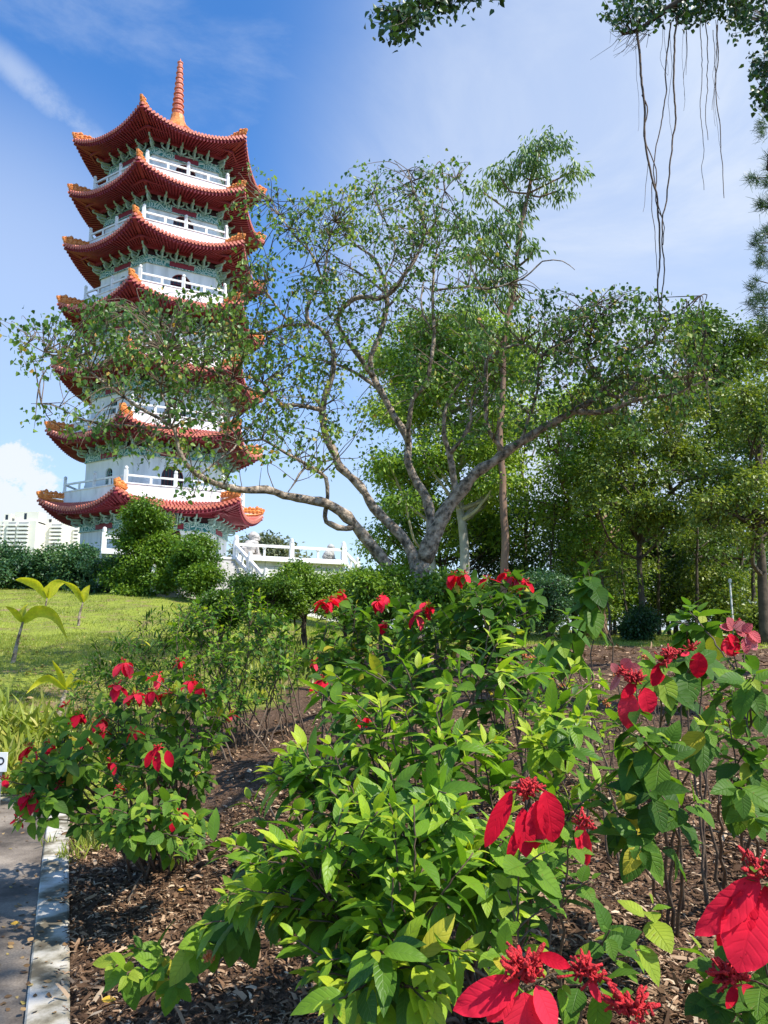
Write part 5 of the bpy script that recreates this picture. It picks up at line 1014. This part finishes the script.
# --- the big green shrub in the middle foreground
gb_ = [gnd(470, 1010), gnd(400, 1000), gnd(540, 985), gnd(350, 960), gnd(500, 930)]
tips = [(490, 626, 2.85), (392, 645, 2.75), (314, 690, 3.0), (330, 672, 3.3), (452, 668, 2.9), (520, 668, 3.1), (440, 700, 2.6), (360, 715, 2.7), (300, 745, 2.6), (196, 835, 2.7), (250, 800, 2.75), (232, 845, 2.6), (275, 780, 2.7), (560, 690, 3.3), (545, 650, 3.4), (600, 680, 3.6), (575, 730, 3.0), (350, 668, 3.2), (413, 690, 2.8), (500, 640, 2.8), (470, 655, 2.7), (425, 662, 2.8), (540, 672, 3.0), (520, 645, 3.2), (375, 672, 2.9), (350, 700, 2.7), (445, 685, 2.6), (575, 665, 3.3), (590, 700, 3.3), (285, 752, 2.8), (268, 770, 2.7), (505, 672, 2.7), (405, 712, 2.6), (380, 700, 2.7), (462, 735, 2.4), (390, 770, 2.3), (508, 700, 2.8), (230, 905, 2.4), (205, 925, 2.45), (228, 895, 2.35), (330, 745, 2.5), (480, 668, 2.9)]
tips += rnd_tips([(310, 800, 50, 45, 2.6, .25, 12), (360, 760, 55, 45, 2.8, .3, 12), (430, 755, 60, 50, 2.75, .3, 15), (500, 755, 45, 45, 2.9, .3, 9), (560, 745, 40, 40, 3.1, .3, 6), (300, 870, 60, 45, 2.35, .2, 18), (370, 860, 60, 60, 2.3, .25, 22), (440, 850, 55, 60, 2.25, .25, 20), (340, 950, 60, 50, 2.15, .15, 14), (420, 950, 60, 60, 2.0, .2, 16), (500, 860, 40, 60, 2.3, .2, 12), (250, 890, 40, 30, 2.4, .15, 8), (570, 790, 40, 40, 2.9, .3, 6), (560, 850, 35, 30, 2.6, .2, 3), (385, 1000, 60, 25, 1.95, .1, 6)])
shrub('leafy_shrub', 'largest lush green shrub filling the middle foreground, with pale lime new shoots and few flowers', gb_[0], tips, Lf=.115, span=.42, inter=.038, leaf='leaf_shrub', tmpl=LAN, wid=.98, stem='stem_brown', tone=.43, sr=.008, spread=.07, bases=gb_, droop=.10, curl=1.1, ang=(38, 66), tipb=.62, old=.012)
# --- shrub with big veined leaves to the right of it
f3 = dict(Lf=.125, span=.22, inter=.055, leaf='leaf_muss', group=mg, droop=.5, wid=.9, curl=1., tmpl=OV)
tips = [(636, 686, 2.4), (698, 655, 2.5), (662, 664, 2.45), (640, 735, 2.3), (670, 742, 2.3), (615, 722, 2.4), (650, 790, 2.3), (610, 770, 2.5), (665, 800, 2.4), (640, 850, 2.3), (690, 845, 2.5), (700, 800, 2.5), (600, 800, 2.5), (625, 745, 2.4), (672, 700, 2.6), (708, 725, 2.6)]+rnd_tips([(645, 780, 45, 60, 2.5, .2, 8)])
R3 = shrub('flowering_shrub', 'shrub with big ribbed leaves and two large hanging red bracts, right of the green shrub', gnd(668, 935), tips, tone=.36, sr=.007, spread=.05, tipb=.25, **f3)
flower(R3, 634, 680, 2.4, bracts=[((630, 692), (627, 728), 24), ((643, 687), (652, 714), 24), ((636, 684), (622, 697), 12)], buds=26, blen=.035)
flower(R3, 622, 674, 2.45, kind='bract_pink', bracts=[((622, 668), (630, 660), 14), ((620, 674), (611, 690), 8), ((628, 670), (640, 666), 12), ((617, 672), (612, 664), 10)], buds=6)
flower(R3, 664, 662, 2.45, bracts=[((663, 662), (653, 686), 16)], buds=8)
flower(R3, 672, 655, 2.45, bracts=[((671, 655), (668, 664), 6)], buds=14, blen=.035)
flower(R3, 690, 650, 2.5, bracts=[((699, 652), (698, 678), 20), ((690, 652), (682, 655), 6)], buds=14, blen=.035)
# --- tall shrub at the right edge
tips = [(690, 612, 3.3), (732, 650, 2.9), (745, 640, 2.9), (712, 690, 3.0), (738, 705, 2.8), (750, 740, 2.7), (728, 720, 2.8), (762, 690, 3.0), (765, 760, 2.7), (745, 800, 2.7), (760, 820, 2.6), (725, 690, 2.9), (700, 625, 3.3), (676, 622, 3.3), (755, 770, 2.8)]+rnd_tips([(752, 740, 24, 70, 2.8, .3, 8)])
R4 = shrub('flowering_shrub', 'tall shrub at the right edge with a curled red flower and salmon-pink bracts', gnd(748, 905), tips, tone=.4, sr=.008, spread=.06, tipb=.3, **dict(f3, Lf=.115))
flower(R4, 731, 642, 2.9, bracts=[((724, 640), (736, 656), 18), ((738, 638), (722, 650), 16), ((728, 634), (742, 650), 14), ((726, 648), (740, 652), 12)], buds=8)
flower(R4, 735, 624, 2.9, kind='bract_pink', bracts=[((733, 630), (728, 618), 14), ((735, 630), (745, 622), 14), ((736, 632), (750, 632), 12), ((732, 628), (722, 626), 10)], buds=5)
flower(R4, 748, 636, 2.85, kind='bract_pink', bracts=[((745, 634), (758, 650), 15), ((748, 632), (762, 640), 13), ((744, 638), (748, 652), 12), ((742, 632), (752, 624), 11)], buds=5)
# --- nearest plant at the bottom, big bracts
tips = [(545, 852, 1.72), (522, 830, 1.8), (572, 838, 1.8), (508, 890, 1.75), (590, 880, 1.85), (555, 905, 1.75), (655, 905, 1.95), (610, 930, 1.8), (560, 985, 1.6), (590, 970, 1.6), (620, 995, 1.6), (500, 955, 1.55), (520, 1000, 1.55), (640, 950, 1.9), (530, 930, 1.8)]
R5 = shrub('flowering_shrub', 'nearest red-bracted plant at the bottom centre, its heart-shaped leaves glowing lime green', gnd(570, 1120, .8), tips, tone=.62, sr=.006, spread=.05, tipb=.15, **dict(f3, Lf=.085, span=.17, inter=.05, wid=1.15))
flower(R5, 526, 792, 1.78, bracts=[((512, 790), (485, 848), 20), ((523, 808), (527, 858), 24), ((545, 790), (556, 843), 32), ((538, 800), (536, 850), 26), ((520, 828), (508, 860), 12)], buds=24, blen=.035)
flower(R5, 585, 826, 1.85, bracts=[((580, 824), (592, 868), 12), ((577, 826), (580, 850), 9)], buds=7, blen=.03)
flower(R5, 524, 974, 1.42, bracts=[((538, 955), (570, 966), 15), ((520, 980), (455, 1012), 34), ((524, 992), (530, 1045), 52), ((512, 984), (488, 1022), 26), ((536, 985), (556, 1030), 26)], buds=24, blen=.05)
flower(R5, 588, 974, 1.5, bracts=[((588, 980), (602, 1003), 10)], buds=16, blen=.035)
flower(R5, 632, 1012, 1.45, bracts=[((632, 1020), (640, 1050), 20)], buds=20, blen=.045)
# --- plant in the bottom right corner
tips = [(760, 868, 1.5), (735, 980, 1.55), (770, 930, 1.6), (720, 965, 1.65), (705, 990, 1.65), (755, 1010, 1.5), (775, 990, 1.5), (740, 1020, 1.5), (700, 950, 1.75)]
R6 = shrub('flowering_shrub', 'plant in the bottom right corner with the biggest drooping red bracts', gnd(790, 1110, .8), tips, tone=.36, sr=.006, spread=.05, tipb=.2, **dict(f3, Lf=.09, span=.16, wid=1.05))
flower(R6, 760, 872, 1.5, bracts=[((759, 876), (702, 937), 34), ((757, 890), (742, 974), 62), ((765, 885), (790, 960), 50), ((750, 886), (728, 950), 34)], buds=16, blen=.045)
flower(R6, 734, 980, 1.55, bracts=[((736, 986), (728, 1008), 12), ((742, 984), (764, 1010), 18)], buds=26, blen=.04)
# --- low plant on the mulch, lower left
g0 = gnd(160, 985)
shrub('young_plant', 'small yellowish-green plant alone on the mulch near the kerb, bottom left', g0, [(112, 965, 2.8), (135, 948, 2.85), (165, 955, 2.8), (150, 975, 2.7), (185, 958, 2.85), (175, 985, 2.7), (128, 975, 2.7)], Lf=.10, span=.12, inter=.035, leaf='leaf_muss', tone=.7, tipb=.2, droop=.45, cat='plant', wid=.9, sr=.004, spread=.03)
g0 = gnd(214, 975)
o = shrub('young_plant', 'drooping plant with an orange withered flower head left of the big green shrub', g0, [(205, 925, 2.65), (228, 905, 2.65), (214, 945, 2.6), (235, 930, 2.6), (195, 950, 2.6)], Lf=.12, span=.14, inter=.04, leaf='leaf_muss', tone=.62, tipb=.1, droop=.8, cat='plant', sr=.004, spread=.03)
m_ = MB(); c = at(209, 957, 2.55)
for q in range(24): d = unit(rng.normal(0, 1, 3)); m_.tube([c, c+d*.02], [.002, .004], 5)
m_.build('withered_flower', M['bud_orange'], o)
# --- middle distance flowering shrubs
def fl_at(lst, Y, sz=.085, nb=4): return [(a, b_, Y+rng.uniform(-.2, .2), sz, nb) for a, b_ in lst]
a_ = fl_at([(327, 602), (334, 600), (342, 594), (383, 598), (379, 603), (385, 626), (322, 604)], 6.3, .10, 5)
shrub('flowering_shrub', 'red-bracted bush in the row behind, directly below the curved low limb of the tree', gpx(352, 6.5), [(f_[0], f_[1]-1, f_[2]) for f_ in a_]+rnd_tips([(355, 628, 50, 30, 6.5, .5, 40), (340, 650, 40, 22, 6.2, .4, 20), (390, 640, 30, 26, 6.3, .4, 14)]), Lf=.11, span=.65, inter=.055, leaf='leaf_muss', tone=.4, group=mg, droop=.35, flowers=a_, spread=.09, bases=[gpx(340, 6.5), gpx(375, 6.4)], tipb=.3)
a_ = fl_at([(429, 606), (423, 611), (417, 618), (324, 684), (314, 665), (363, 722)], 5.6, .09, 3)
shrub('flowering_shrub', 'red-bracted bush left of the row directly before the trunk of the spreading tree', gpx(420, 6), [(f_[0], f_[1]-1, f_[2]) for f_ in a_[:3]]+rnd_tips([(425, 628, 36, 26, 6, .5, 36), (410, 606, 26, 8, 6.4, .3, 8), (415, 665, 30, 24, 5.6, .4, 12)]), Lf=.11, span=.65, inter=.055, leaf='leaf_muss', tone=.35, group=mg, droop=.35, flowers=a_[:3], spread=.09, bases=[gpx(415, 6), gpx(440, 6)], tipb=.3)
shrub('flowering_shrub', 'thin low plant with single small red flowers on bare mulch above the green shrub', gpx(335, 4.6), [(324, 680, 4.4), (363, 715, 4.3), (350, 705, 4.5), (314, 662, 4.8)]+rnd_tips([(340, 710, 26, 26, 4.6, .3, 8)]), Lf=.09, span=.2, inter=.06, leaf='leaf_muss', tone=.4, group=mg, droop=.35, flowers=[(324, 682, 4.4, .10, 2), (363, 718, 4.3, .07, 4), (314, 665, 4.8, .05, 2)], spread=.06)
a_ = fl_at([(454, 577), (464, 576), (487, 581), (506, 575), (512, 578), (519, 579), (526, 584)], 5.2, .085, 5)
shrub('flowering_shrub', 'tallest red-bracted bush of the row, flowers level with the tree trunk foot', gpx(490, 5.4), [(f_[0], f_[1]-1, f_[2]) for f_ in a_]+rnd_tips([(478, 608, 42, 24, 5.4, .5, 34), (515, 610, 30, 22, 5.3, .4, 16), (470, 640, 36, 20, 5.2, .4, 10)]), Lf=.12, span=.65, inter=.055, leaf='leaf_muss', tone=.32, group=mg, droop=.4, flowers=a_, spread=.09, bases=[gpx(475, 5.5), gpx(515, 5.4)], tipb=.25)
shrub('leafy_shrub', 'upright shoot of broad drooping green leaves standing above the row right of centre', gpx(588, 4.4), [(587, 568, 4.2), (583, 574, 4.2), (592, 574, 4.25), (590, 592, 4.2)]+[(552, 632, 4.6), (566, 612, 4.6)], Lf=.16, span=.2, inter=.035, leaf='leaf_muss', tone=.42, droop=.9, spread=.12, tipb=.1, arch=.1)
shrub('leafy_shrub', 'dark drooping-leaved shrub with bold shoots left of the salmon-pink bracts', gpx(690, 3.7), [(690, 606, 3.5), (684, 614, 3.5), (697, 612, 3.5), (680, 640, 3.6), (700, 640, 3.6)]+[(672, 655, 3.8)], Lf=.15, span=.22, inter=.036, leaf='leaf_muss', tone=.36, droop=.8, spread=.08, tipb=.15, arch=.1)
# sparse ixora-like plants on the mulch
for i, (px, Y, top, nn, lb) in enumerate([(535, 5.2, 650, 18, 'open twiggy plant with tan flower heads just right of the tall lime shoots'), (565, 6.2, 655, 14, 'open twiggy plant with tan flower heads below the upright drooping shoot'), (600, 5.6, 672, 12, 'low sparse plant with an orange flower head left of the two hanging bracts'), (640, 8.0, 650, 10, 'small sparse plant on the bare mulch behind the two hanging bracts'), (720, 5.0, 690, 14, 'thin dark-leaved plant behind the right-edge shrub'), (722, 8.5, 652, 14, 'thin plant far back on the mulch under the lamp post')]):
    cy = (top+630+(1.6-float(G((px-384)/F*Y, Y)))/Y*F)/2
    o = shrub('twiggy_plant', lb, gpx(px, Y), [(px, top, Y)]+rnd_tips([(px, (top+cy)/2+8, 26, (cy-top)*.6, Y, .3, nn)]), Lf=.085, span=.25, inter=.05, leaf='leaf_shrub', tone=.4, tmpl=LAN, cat='plant', group='sparse plants on the mulch', droop=.2, spread=.15, wid=1.2)
    for q in range(3):
        m_ = MB(); c = at(px+rng.uniform(-18, 18), top+rng.uniform(2, 34), Y-.1)
        for w_ in range(26): d = unit(rng.normal(0, 1, 3)+V(0, 0, .5)); m_.tube([c, c+d*.032], [.002, .006], 5)
        m_.build('flower_head', M['bud_orange'], o)
# --- shrubs left of centre, middle distance
shrub('small_leaved_shrub', 'airy small-leaved shrub between the lawn and the red-bracted bush below the limb', gpx(238, 8.2), rnd_tips([(230, 625, 62, 28, 8.4, .6, 70), (255, 660, 46, 36, 8.2, .6, 60), (205, 680, 50, 36, 8, .6, 60), (275, 640, 30, 34, 8.4, .5, 30), (240, 600, 30, 14, 8.4, .4, 14), (235, 700, 40, 20, 7.8, .4, 16)]), Lf=.085, span=.55, inter=.05, leaf='leaf_shrub', tone=.38, tmpl=LAN, wid=1.3, spread=.3, bases=[gpx(200, 7.8), gpx(215, 8), gpx(240, 8.2), gpx(268, 8.4)], droop=.2, sr=.008)
shrub('small_leaved_shrub', 'dark feathery shrub left behind the large red-bracted bush', gpx(150, 8.6), rnd_tips([(140, 655, 62, 28, 8.6, .6, 90), (178, 632, 40, 28, 8.8, .6, 60), (105, 680, 48, 26, 8.3, .5, 60)]), Lf=.10, span=.35, inter=.035, leaf='leaf_shrub', tone=.12, tmpl=LAN, wid=.6, spread=.35, bases=[gpx(125, 8.4), gpx(160, 8.6), gpx(185, 8.8)], droop=.15, tipb=.25)
g0 = gpx(35, 8.0); root = empty('strap_leaved_plant', g0, 'dense clump of arching narrow yellow-green leaves at the left edge behind the kerb', 'plant')
P, D_, N_, L_, R_ = [], [], [], [], []
for q in range(900):
    px = rng.uniform(-30, 105); Y = rng.uniform(7.2, 8.8); c = gpx(px, Y, rng.uniform(0, .22)); P.append(c); D_.append(V(rng.normal(0, .6), rng.normal(0, .6), 1)); N_.append(rng.normal(0, 1, 3)+V(0, 0, .3)); L_.append(rng.uniform(.2, .46)); R_.append(rng.uniform(.3, 1))
blades('foliage', M['grass'], root, P, D_, N_, L_, R_, STRAP, wid=1.2, curl=rng.uniform(.5, 2.2, 900))
P, D_, N_, L_, R_ = [], [], [], [], []
for (cx, cy, n) in [(285, 668, 1400), (330, 655, 500), (90, 842, 260), (66, 860, 60), (250, 690, 400)]:
    for q in range(n):
        c = gnd(cx+rng.normal(0, 16 if cy < 800 else 7), cy+rng.normal(0, 8 if cy < 800 else 6)) if q % 14 == 0 else c; p = c+rng.normal(0, .06, 3)*V(1, 1, 0)*(3 if cy < 800 else .6); p[2] = float(G(p[0], p[1]))
        P.append(p); D_.append(V(rng.normal(0, .35), rng.normal(0, .35), 1)); N_.append(rng.normal(0, 1, 3)); L_.append(rng.uniform(.12, .38) if cy < 800 else rng.uniform(.06, .16)); R_.append(rng.uniform(.1, .9))
tagit(blades('tall_grass', M['grass'], None, P, D_, N_, L_, R_, STRAP, wid=.9), 'loose tufts of taller grass at the edge of the bed and along the kerb', 'grass', kind='stuff')

# ------------------------------------------------------------------ hedges and bushes farther off (crown clumps on short stems)
def bush(name, label, px, Y, cl, leaf, L, group=None, per=22, sig=.14, tones=(.2, .85), wid=1.1, dY=.8, cat='bush', bark='bark_dark', shell=.6):
    b0 = gpx(px, Y, -.1); ys = min(c[1] for c in cl); tks = []
    for q in range(3):
        t_ = at(px+rng.uniform(-8, 8)*(20/Y), ys+15, Y+rng.uniform(-.3, .3)); tks.append(([b0+rng.normal(0, .06, 3)*V(1, 1, 0), lerp(b0, t_, .5)+rng.normal(0, .05, 3), t_], .05, .015))
    return tree_at(name, label, cat, b0, None, 0, 0, pc3(cl, Y, tones, dY), leaf, L, bark, per=per, sig=sig, group=group, trunks=tks, droop=.15, wid=wid, shell=shell)
bush('round_bush', 'tall pointed bright green bush standing in front of the pagoda base', 148, 38, crown(147, 540, 26, 32, 18, 46, 31, (.3, .42))+crown(145, 580, 36, 24, 18, 46, 32, (.32, .42))+[(146, 506, 11, 11, 50), (142, 520, 17, 12, 50), (155, 528, 18, 12, 50), (145, 560, 30, 18, 60)], 'leaf_round', .15, per=24, sig=.2, tones=(.3, .95), dY=1.)
bush('round_bush', 'lower olive-green bush beside the terrace steps, right of the pointed bush', 200, 36, crown(197, 564, 19, 26, 18, 44, 33, (.35, .5))+[(195, 585, 20, 14, 50)], 'leaf_round', .14, per=22, sig=.2, tones=(.2, .8), dY=1.)
bush('round_bush', 'low dark bush at the left foot of the pointed bush', 108, 40, crown(106, 578, 24, 22, 10, 40, 34, (.35, .5)), 'leaf_hedge', .15, per=22, sig=.2, tones=(.3, .8), dY=1.)
for i, (px, cy, rx, ry, Y, lb) in enumerate([(8, 568, 34, 28, 46, 'dark green loose bush at the far left edge of the lawn'), (42, 570, 28, 26, 45, 'dark green bush under the middle of the apartment blocks'), (80, 572, 26, 27, 43, 'dark green bush touching the left foot of the pagoda terrace'), (-24, 575, 26, 28, 44, 'dark green bush cut by the left picture edge')]):
    bush('hedge_bush', lb, px, Y, crown(px, cy+5, rx, ry*.95, 14, 40, 40+i, (.3, .42)), 'leaf_hedge', .20, 'dark bushes along the top of the lawn', per=22, sig=.3, dY=1.2)
for i, (px, cy, rx, ry, Y, lf, tn, lb) in enumerate([(262, 588, 26, 18, 17, 'leaf_round', (.3, .9), 'bright bush right below the foot of the terrace steps'), (305, 586, 30, 18, 18, 'leaf_round', (.3, 1.), 'bright yellow-green bush under the right half of the terrace wall'), (348, 590, 26, 18, 18.5, 'leaf_round', (.4, 1.), 'bright bush below the dark stone lion, left of the low limb'), (385, 588, 24, 18, 12.9, 'leaf_round', (.3, .8), 'bush just left of the trunk of the spreading tree'), (222, 606, 22, 12, 19, 'leaf_round', (.2, .7), 'bush hiding the bottom of the terrace steps'), (440, 592, 26, 12, 12.6, 'leaf_round', (.3, .8), 'bush just right of the trunk of the spreading tree'), (545, 595, 26, 18, 19, 'leaf_hedge', (.3, .9), 'bush between the row of red-bracted shrubs and the slender tree')]):
    bush('garden_bush', lb, px, Y, crown(px, cy, rx, ry, 12, 34, 60+i, (.35, .5))+crown(px, cy+ry, rx*.9, ry*.8, 7, 30, 80+i, (.4, .5)), lf, .075, 'bushes behind the flower row', per=22, sig=.12, tones=tn, dY=.7)
bush('round_bush', 'rounded dark bush at the far edge of the mulch under the wood', 642, 26, crown(643, 624, 13, 13, 10, 46, 90, (.4, .5)), 'leaf_dark', .10, per=26, sig=.16, tones=(.2, .7), dY=.5)
for i, (px, cy, rx, ry, Y, lf, lb) in enumerate([(520, 600, 34, 22, 31, 'leaf_mid', 'undergrowth bush behind the slender tree trunk'), (572, 590, 28, 24, 30, 'leaf_mid', 'undergrowth bush at the foot of the forked tree'), (610, 585, 28, 30, 34, 'leaf_bright', 'tall pale undergrowth bush right of the forked tree'), (665, 590, 30, 30, 35, 'leaf_mid', 'undergrowth bush behind the rounded dark bush'), (705, 585, 26, 30, 37, 'leaf_dark', 'dark undergrowth bush left of the lamp post'), (745, 600, 30, 26, 31, 'leaf_mid', 'undergrowth bush right of the lamp post'), (600, 560, 30, 24, 40, 'leaf_dark', 'tall dark undergrowth far back behind the forked tree'), (650, 560, 40, 26, 42, 'leaf_mid', 'tall undergrowth far back in the middle of the wood'), (720, 550, 40, 30, 43, 'leaf_dark', 'tall dark undergrowth far back on the right'), (480, 575, 40, 26, 36, 'leaf_dark', 'dark undergrowth between the pale stems and the slender tree'), (772, 625, 22, 18, 26, 'leaf_mid', 'undergrowth bush at the right picture edge')]):
    bush('undergrowth_bush', lb, px, Y, crown(px, cy, rx*1.1, ry*1.15, 20, 24, 100+i, (.3, .42)), lf, .15, 'undergrowth of the wood', per=16, sig=.3, tones=(.2, 1.), dY=1.2, shell=.3)

# ------------------------------------------------------------------ young palms on the lawn
def palm(label, base, trunk_top, leaves, r=.035):
    root = empty('young_palm', base, label, 'palm', 'young palms on the lawn'); top = np.asarray(trunk_top, float)
    m_ = MB(); S_ = spline([base-V(0, 0, .05), lerp(base, top, .5)+rng.normal(0, .02, 3), top], .1, .005); m_.tube(S_, np.linspace(r*1.3, r*.6, len(S_)), 8); m_.build('trunk', M['bark'], root)
    for (pts, wd) in leaves:                              # pleated blade along an arching midrib
        S_ = spline([top]+[np.asarray(p, float) for p in pts], .06); n_ = len(S_); T = unit(np.gradient(S_, axis=0)); vs, at__ = [], []; KW = 17
        sd0 = unit(np.cross(T[n_//2], V(.25, .9, .35)))
        for i_ in range(n_):
            u = i_/(n_-1); w_ = wd*(math.sin(math.pi*min(1, .06+u*.95))**.7)*(1-.35*u); sd = unit(sd0-T[i_]*(sd0@T[i_])); up = np.cross(sd, T[i_])
            for q in range(KW):
                v_ = (q-(KW-1)/2)/((KW-1)/2); jag = .14*w_*(q % 2)*(u > .8)
                vs.append(S_[i_]+sd*w_*v_+up*(.05*w_*(-1)**q-.35*w_*v_*v_)-T[i_]*jag); at__.append((v_, u, .5+.4*rng.random()*(.4+u*.5)))
        f_ = np.array([(i_*KW+q, i_*KW+q+1, (i_+1)*KW+q+1, (i_+1)*KW+q) for i_ in range(n_-1) for q in range(KW-1)])
        mesh_obj('frond', vs, f_, M['palm'], root, attr=at__)
Y = 14.2; b0 = gpx(20, Y)
palm('young palm nearest at the left edge, one long frond bending down to the right', b0, at(23, 622, Y), [([at(15, 611, Y-.1), at(5, 606, Y-.2)], .10), ([at(24, 610, Y+.1), at(29, 603, Y+.2)], .14), ([at(38, 611, Y-.1), at(56, 616, Y-.2), at(68, 640, Y-.3)], .14)])
Y = 22.; b0 = gpx(82, Y)
palm('young palm with a folded frond and slender stem before the low dark bush', b0, at(83, 602, Y), [([at(86, 592, Y), at(90, 585, Y)], .17), ([at(75, 588, Y), at(62, 581, Y-.1)], .14), ([at(80, 594, Y), at(77, 586, Y-.1)], .10)])
Y = 25.; b0 = gpx(46, Y)
palm('young palm farthest back with two wide-spread fronds before the dark bushes', b0, at(47, 598, Y), [([at(38, 585, Y), at(24, 580, Y), at(15, 580, Y)], .22), ([at(56, 585, Y), at(66, 582, Y)], .24), ([at(47, 590, Y), at(50, 584, Y)], .16)])
Y = 9.6; b0 = gpx(66, Y)
palm('short young palm with bright yellow fronds behind the strap-leaved clump', b0, at(66, 690, Y), [([at(60, 672, Y), at(52, 660, Y-.1)], .06), ([at(50, 678, Y), at(36, 684, Y), at(26, 694, Y-.1)], .06), ([at(72, 676, Y), at(78, 668, Y)], .05), ([at(80, 682, Y), at(92, 684, Y)], .05)])

# ------------------------------------------------------------------ small things
P, D_, N_, L_, R_ = [], [], [], [], []
for q in range(900):
    if q < 170: a_ = flat(rng.uniform(-60, 64), rng.uniform(800, 1024), .012); z_ = .016 if kerb_s(a_[0], a_[1]) < -.09 else .042
    else: c = gnd(rng.uniform(0, 270), rng.uniform(610, 725)); a_ = c[:2]+rng.normal(0, .3, 2); z_ = float(G(a_[0], a_[1]))+.03
    P.append(V(a_[0], a_[1], z_)); D_.append(V(rng.normal(), rng.normal(), .05)); N_.append(V(rng.normal(0, .3), rng.normal(0, .3), 1)); L_.append(rng.uniform(.012, .04) if q < 170 else rng.uniform(.04, .10)); R_.append(rng.random())
M['litter'] = leaf_mat('litter', [(0, (.09, .05, .025)), (.5, (.25, .14, .06)), (.9, (.45, .30, .14)), (1, (.6, .45, .1))], trans=.1, rough=.8)
tagit(blades('leaf_litter', M['litter'], None, P, D_, N_, L_, R_, BR, curl=rng.uniform(-1, 1.5, len(P))), 'small dry brown leaves scattered over the path and the lawn', 'leaf litter', kind='stuff')
c = at(1, 762, 7.0); g0 = gp(c[0], c[1]); root = empty('small_sign', g0, 'small white marker sign with a dark round emblem at the far left beside the kerb', 'sign')
m_ = MB(); m_.box(c, V(.055, 0, 0), V(0, .008, 0), V(0, 0, .085)); m_.build('board', M['white'], root)
m_ = MB(); m_.tube([V(c[0], c[1]+.02, g0[2]-.05), V(c[0], c[1]+.02, c[2]+.03)], .010, 8); m_.build('post', M['stone_grey'], root)
m_ = MB()
for q in range(20):
    a_, b_ = q*math.pi/10, (q+1)*math.pi/10; m_.add([c+V(r_*math.cos(t_), -.0105, r_*math.sin(t_)+.01) for r_, t_ in ((.036, a_), (.036, b_), (.022, b_), (.022, a_))], [(0, 1, 2, 3)])
m_.build('emblem', M['glass'], root)
Y = 26; g0 = gpx(729, Y); root = empty('lamp_post', g0, 'thin white post standing under the wood, above the salmon-pink bracts', 'lamp post')
m_ = MB(); tpz = at(728, 583, Y); m_.tube([g0, V(g0[0], g0[1], tpz[2])], [.035, .03], 8); m_.build('pole', M['white'], root); m_ = MB(); m_.lathe(V(g0[0], g0[1], tpz[2]), [(.04, 0), (.06, .03), (.06, .12), (.02, .16)], 8); m_.build('cap', M['white'], root)
M['dead'] = leaf_mat('dead', [(0, (.45, .2, .04)), (1, (.75, .5, .06))], trans=.2)
for i, (px, py, lb, s_) in enumerate([(101, 1006, 'yellow fallen leaf lying on the mulch at the bottom left', .06), (178, 894, 'small yellow fallen leaf on the mulch below the red-bracted bush', .04), (650, 828, 'pale yellow fallen leaf on the mulch under the ribbed-leaf shrub', .06), (596, 782, 'tan fallen leaf on the mulch behind the nearest red bracts', .05), (10, 928, 'reddish fallen leaf lying on the path', .05)]):
    p = gnd(px, py) if px > 40 else V(*flat(px, py, .012), .012); o = blades('fallen_leaf', M['dead'], None, [p+V(0, 0, .022)], [V(1, .25, .08)], [V(0, -.2, 1)], s_, [rng.random()], BR, smooth=True, curl=.8); tagit(o, lb, 'leaf', 'fallen leaves')
# bare sticks lying on the mulch
for i, (a, b_, lb) in enumerate([((128, 905), (152, 858), 'thin bare stick leaning out of the mulch below the red-bracted bush'), ((246, 790), (280, 832), 'thin bare stick on the mulch right of the red-bracted bush'), ((94, 990), (140, 972), 'bare stick lying on the mulch beside the small yellowish plant'), ((690, 830), (768, 862), 'long bare stick lying on the mulch at the right')]):
    p0, p1 = gnd(*a), gnd(*b_); m_ = MB(); m_.tube(spline([p0+V(0, 0, .02), lerp(p0, p1, .5)+V(.02, 0, .06), p1+V(0, 0, .05)], .08, .004), .006, 5); tagit(m_.build('stick', M['twig']), lb, 'stick', 'loose sticks on the mulch')
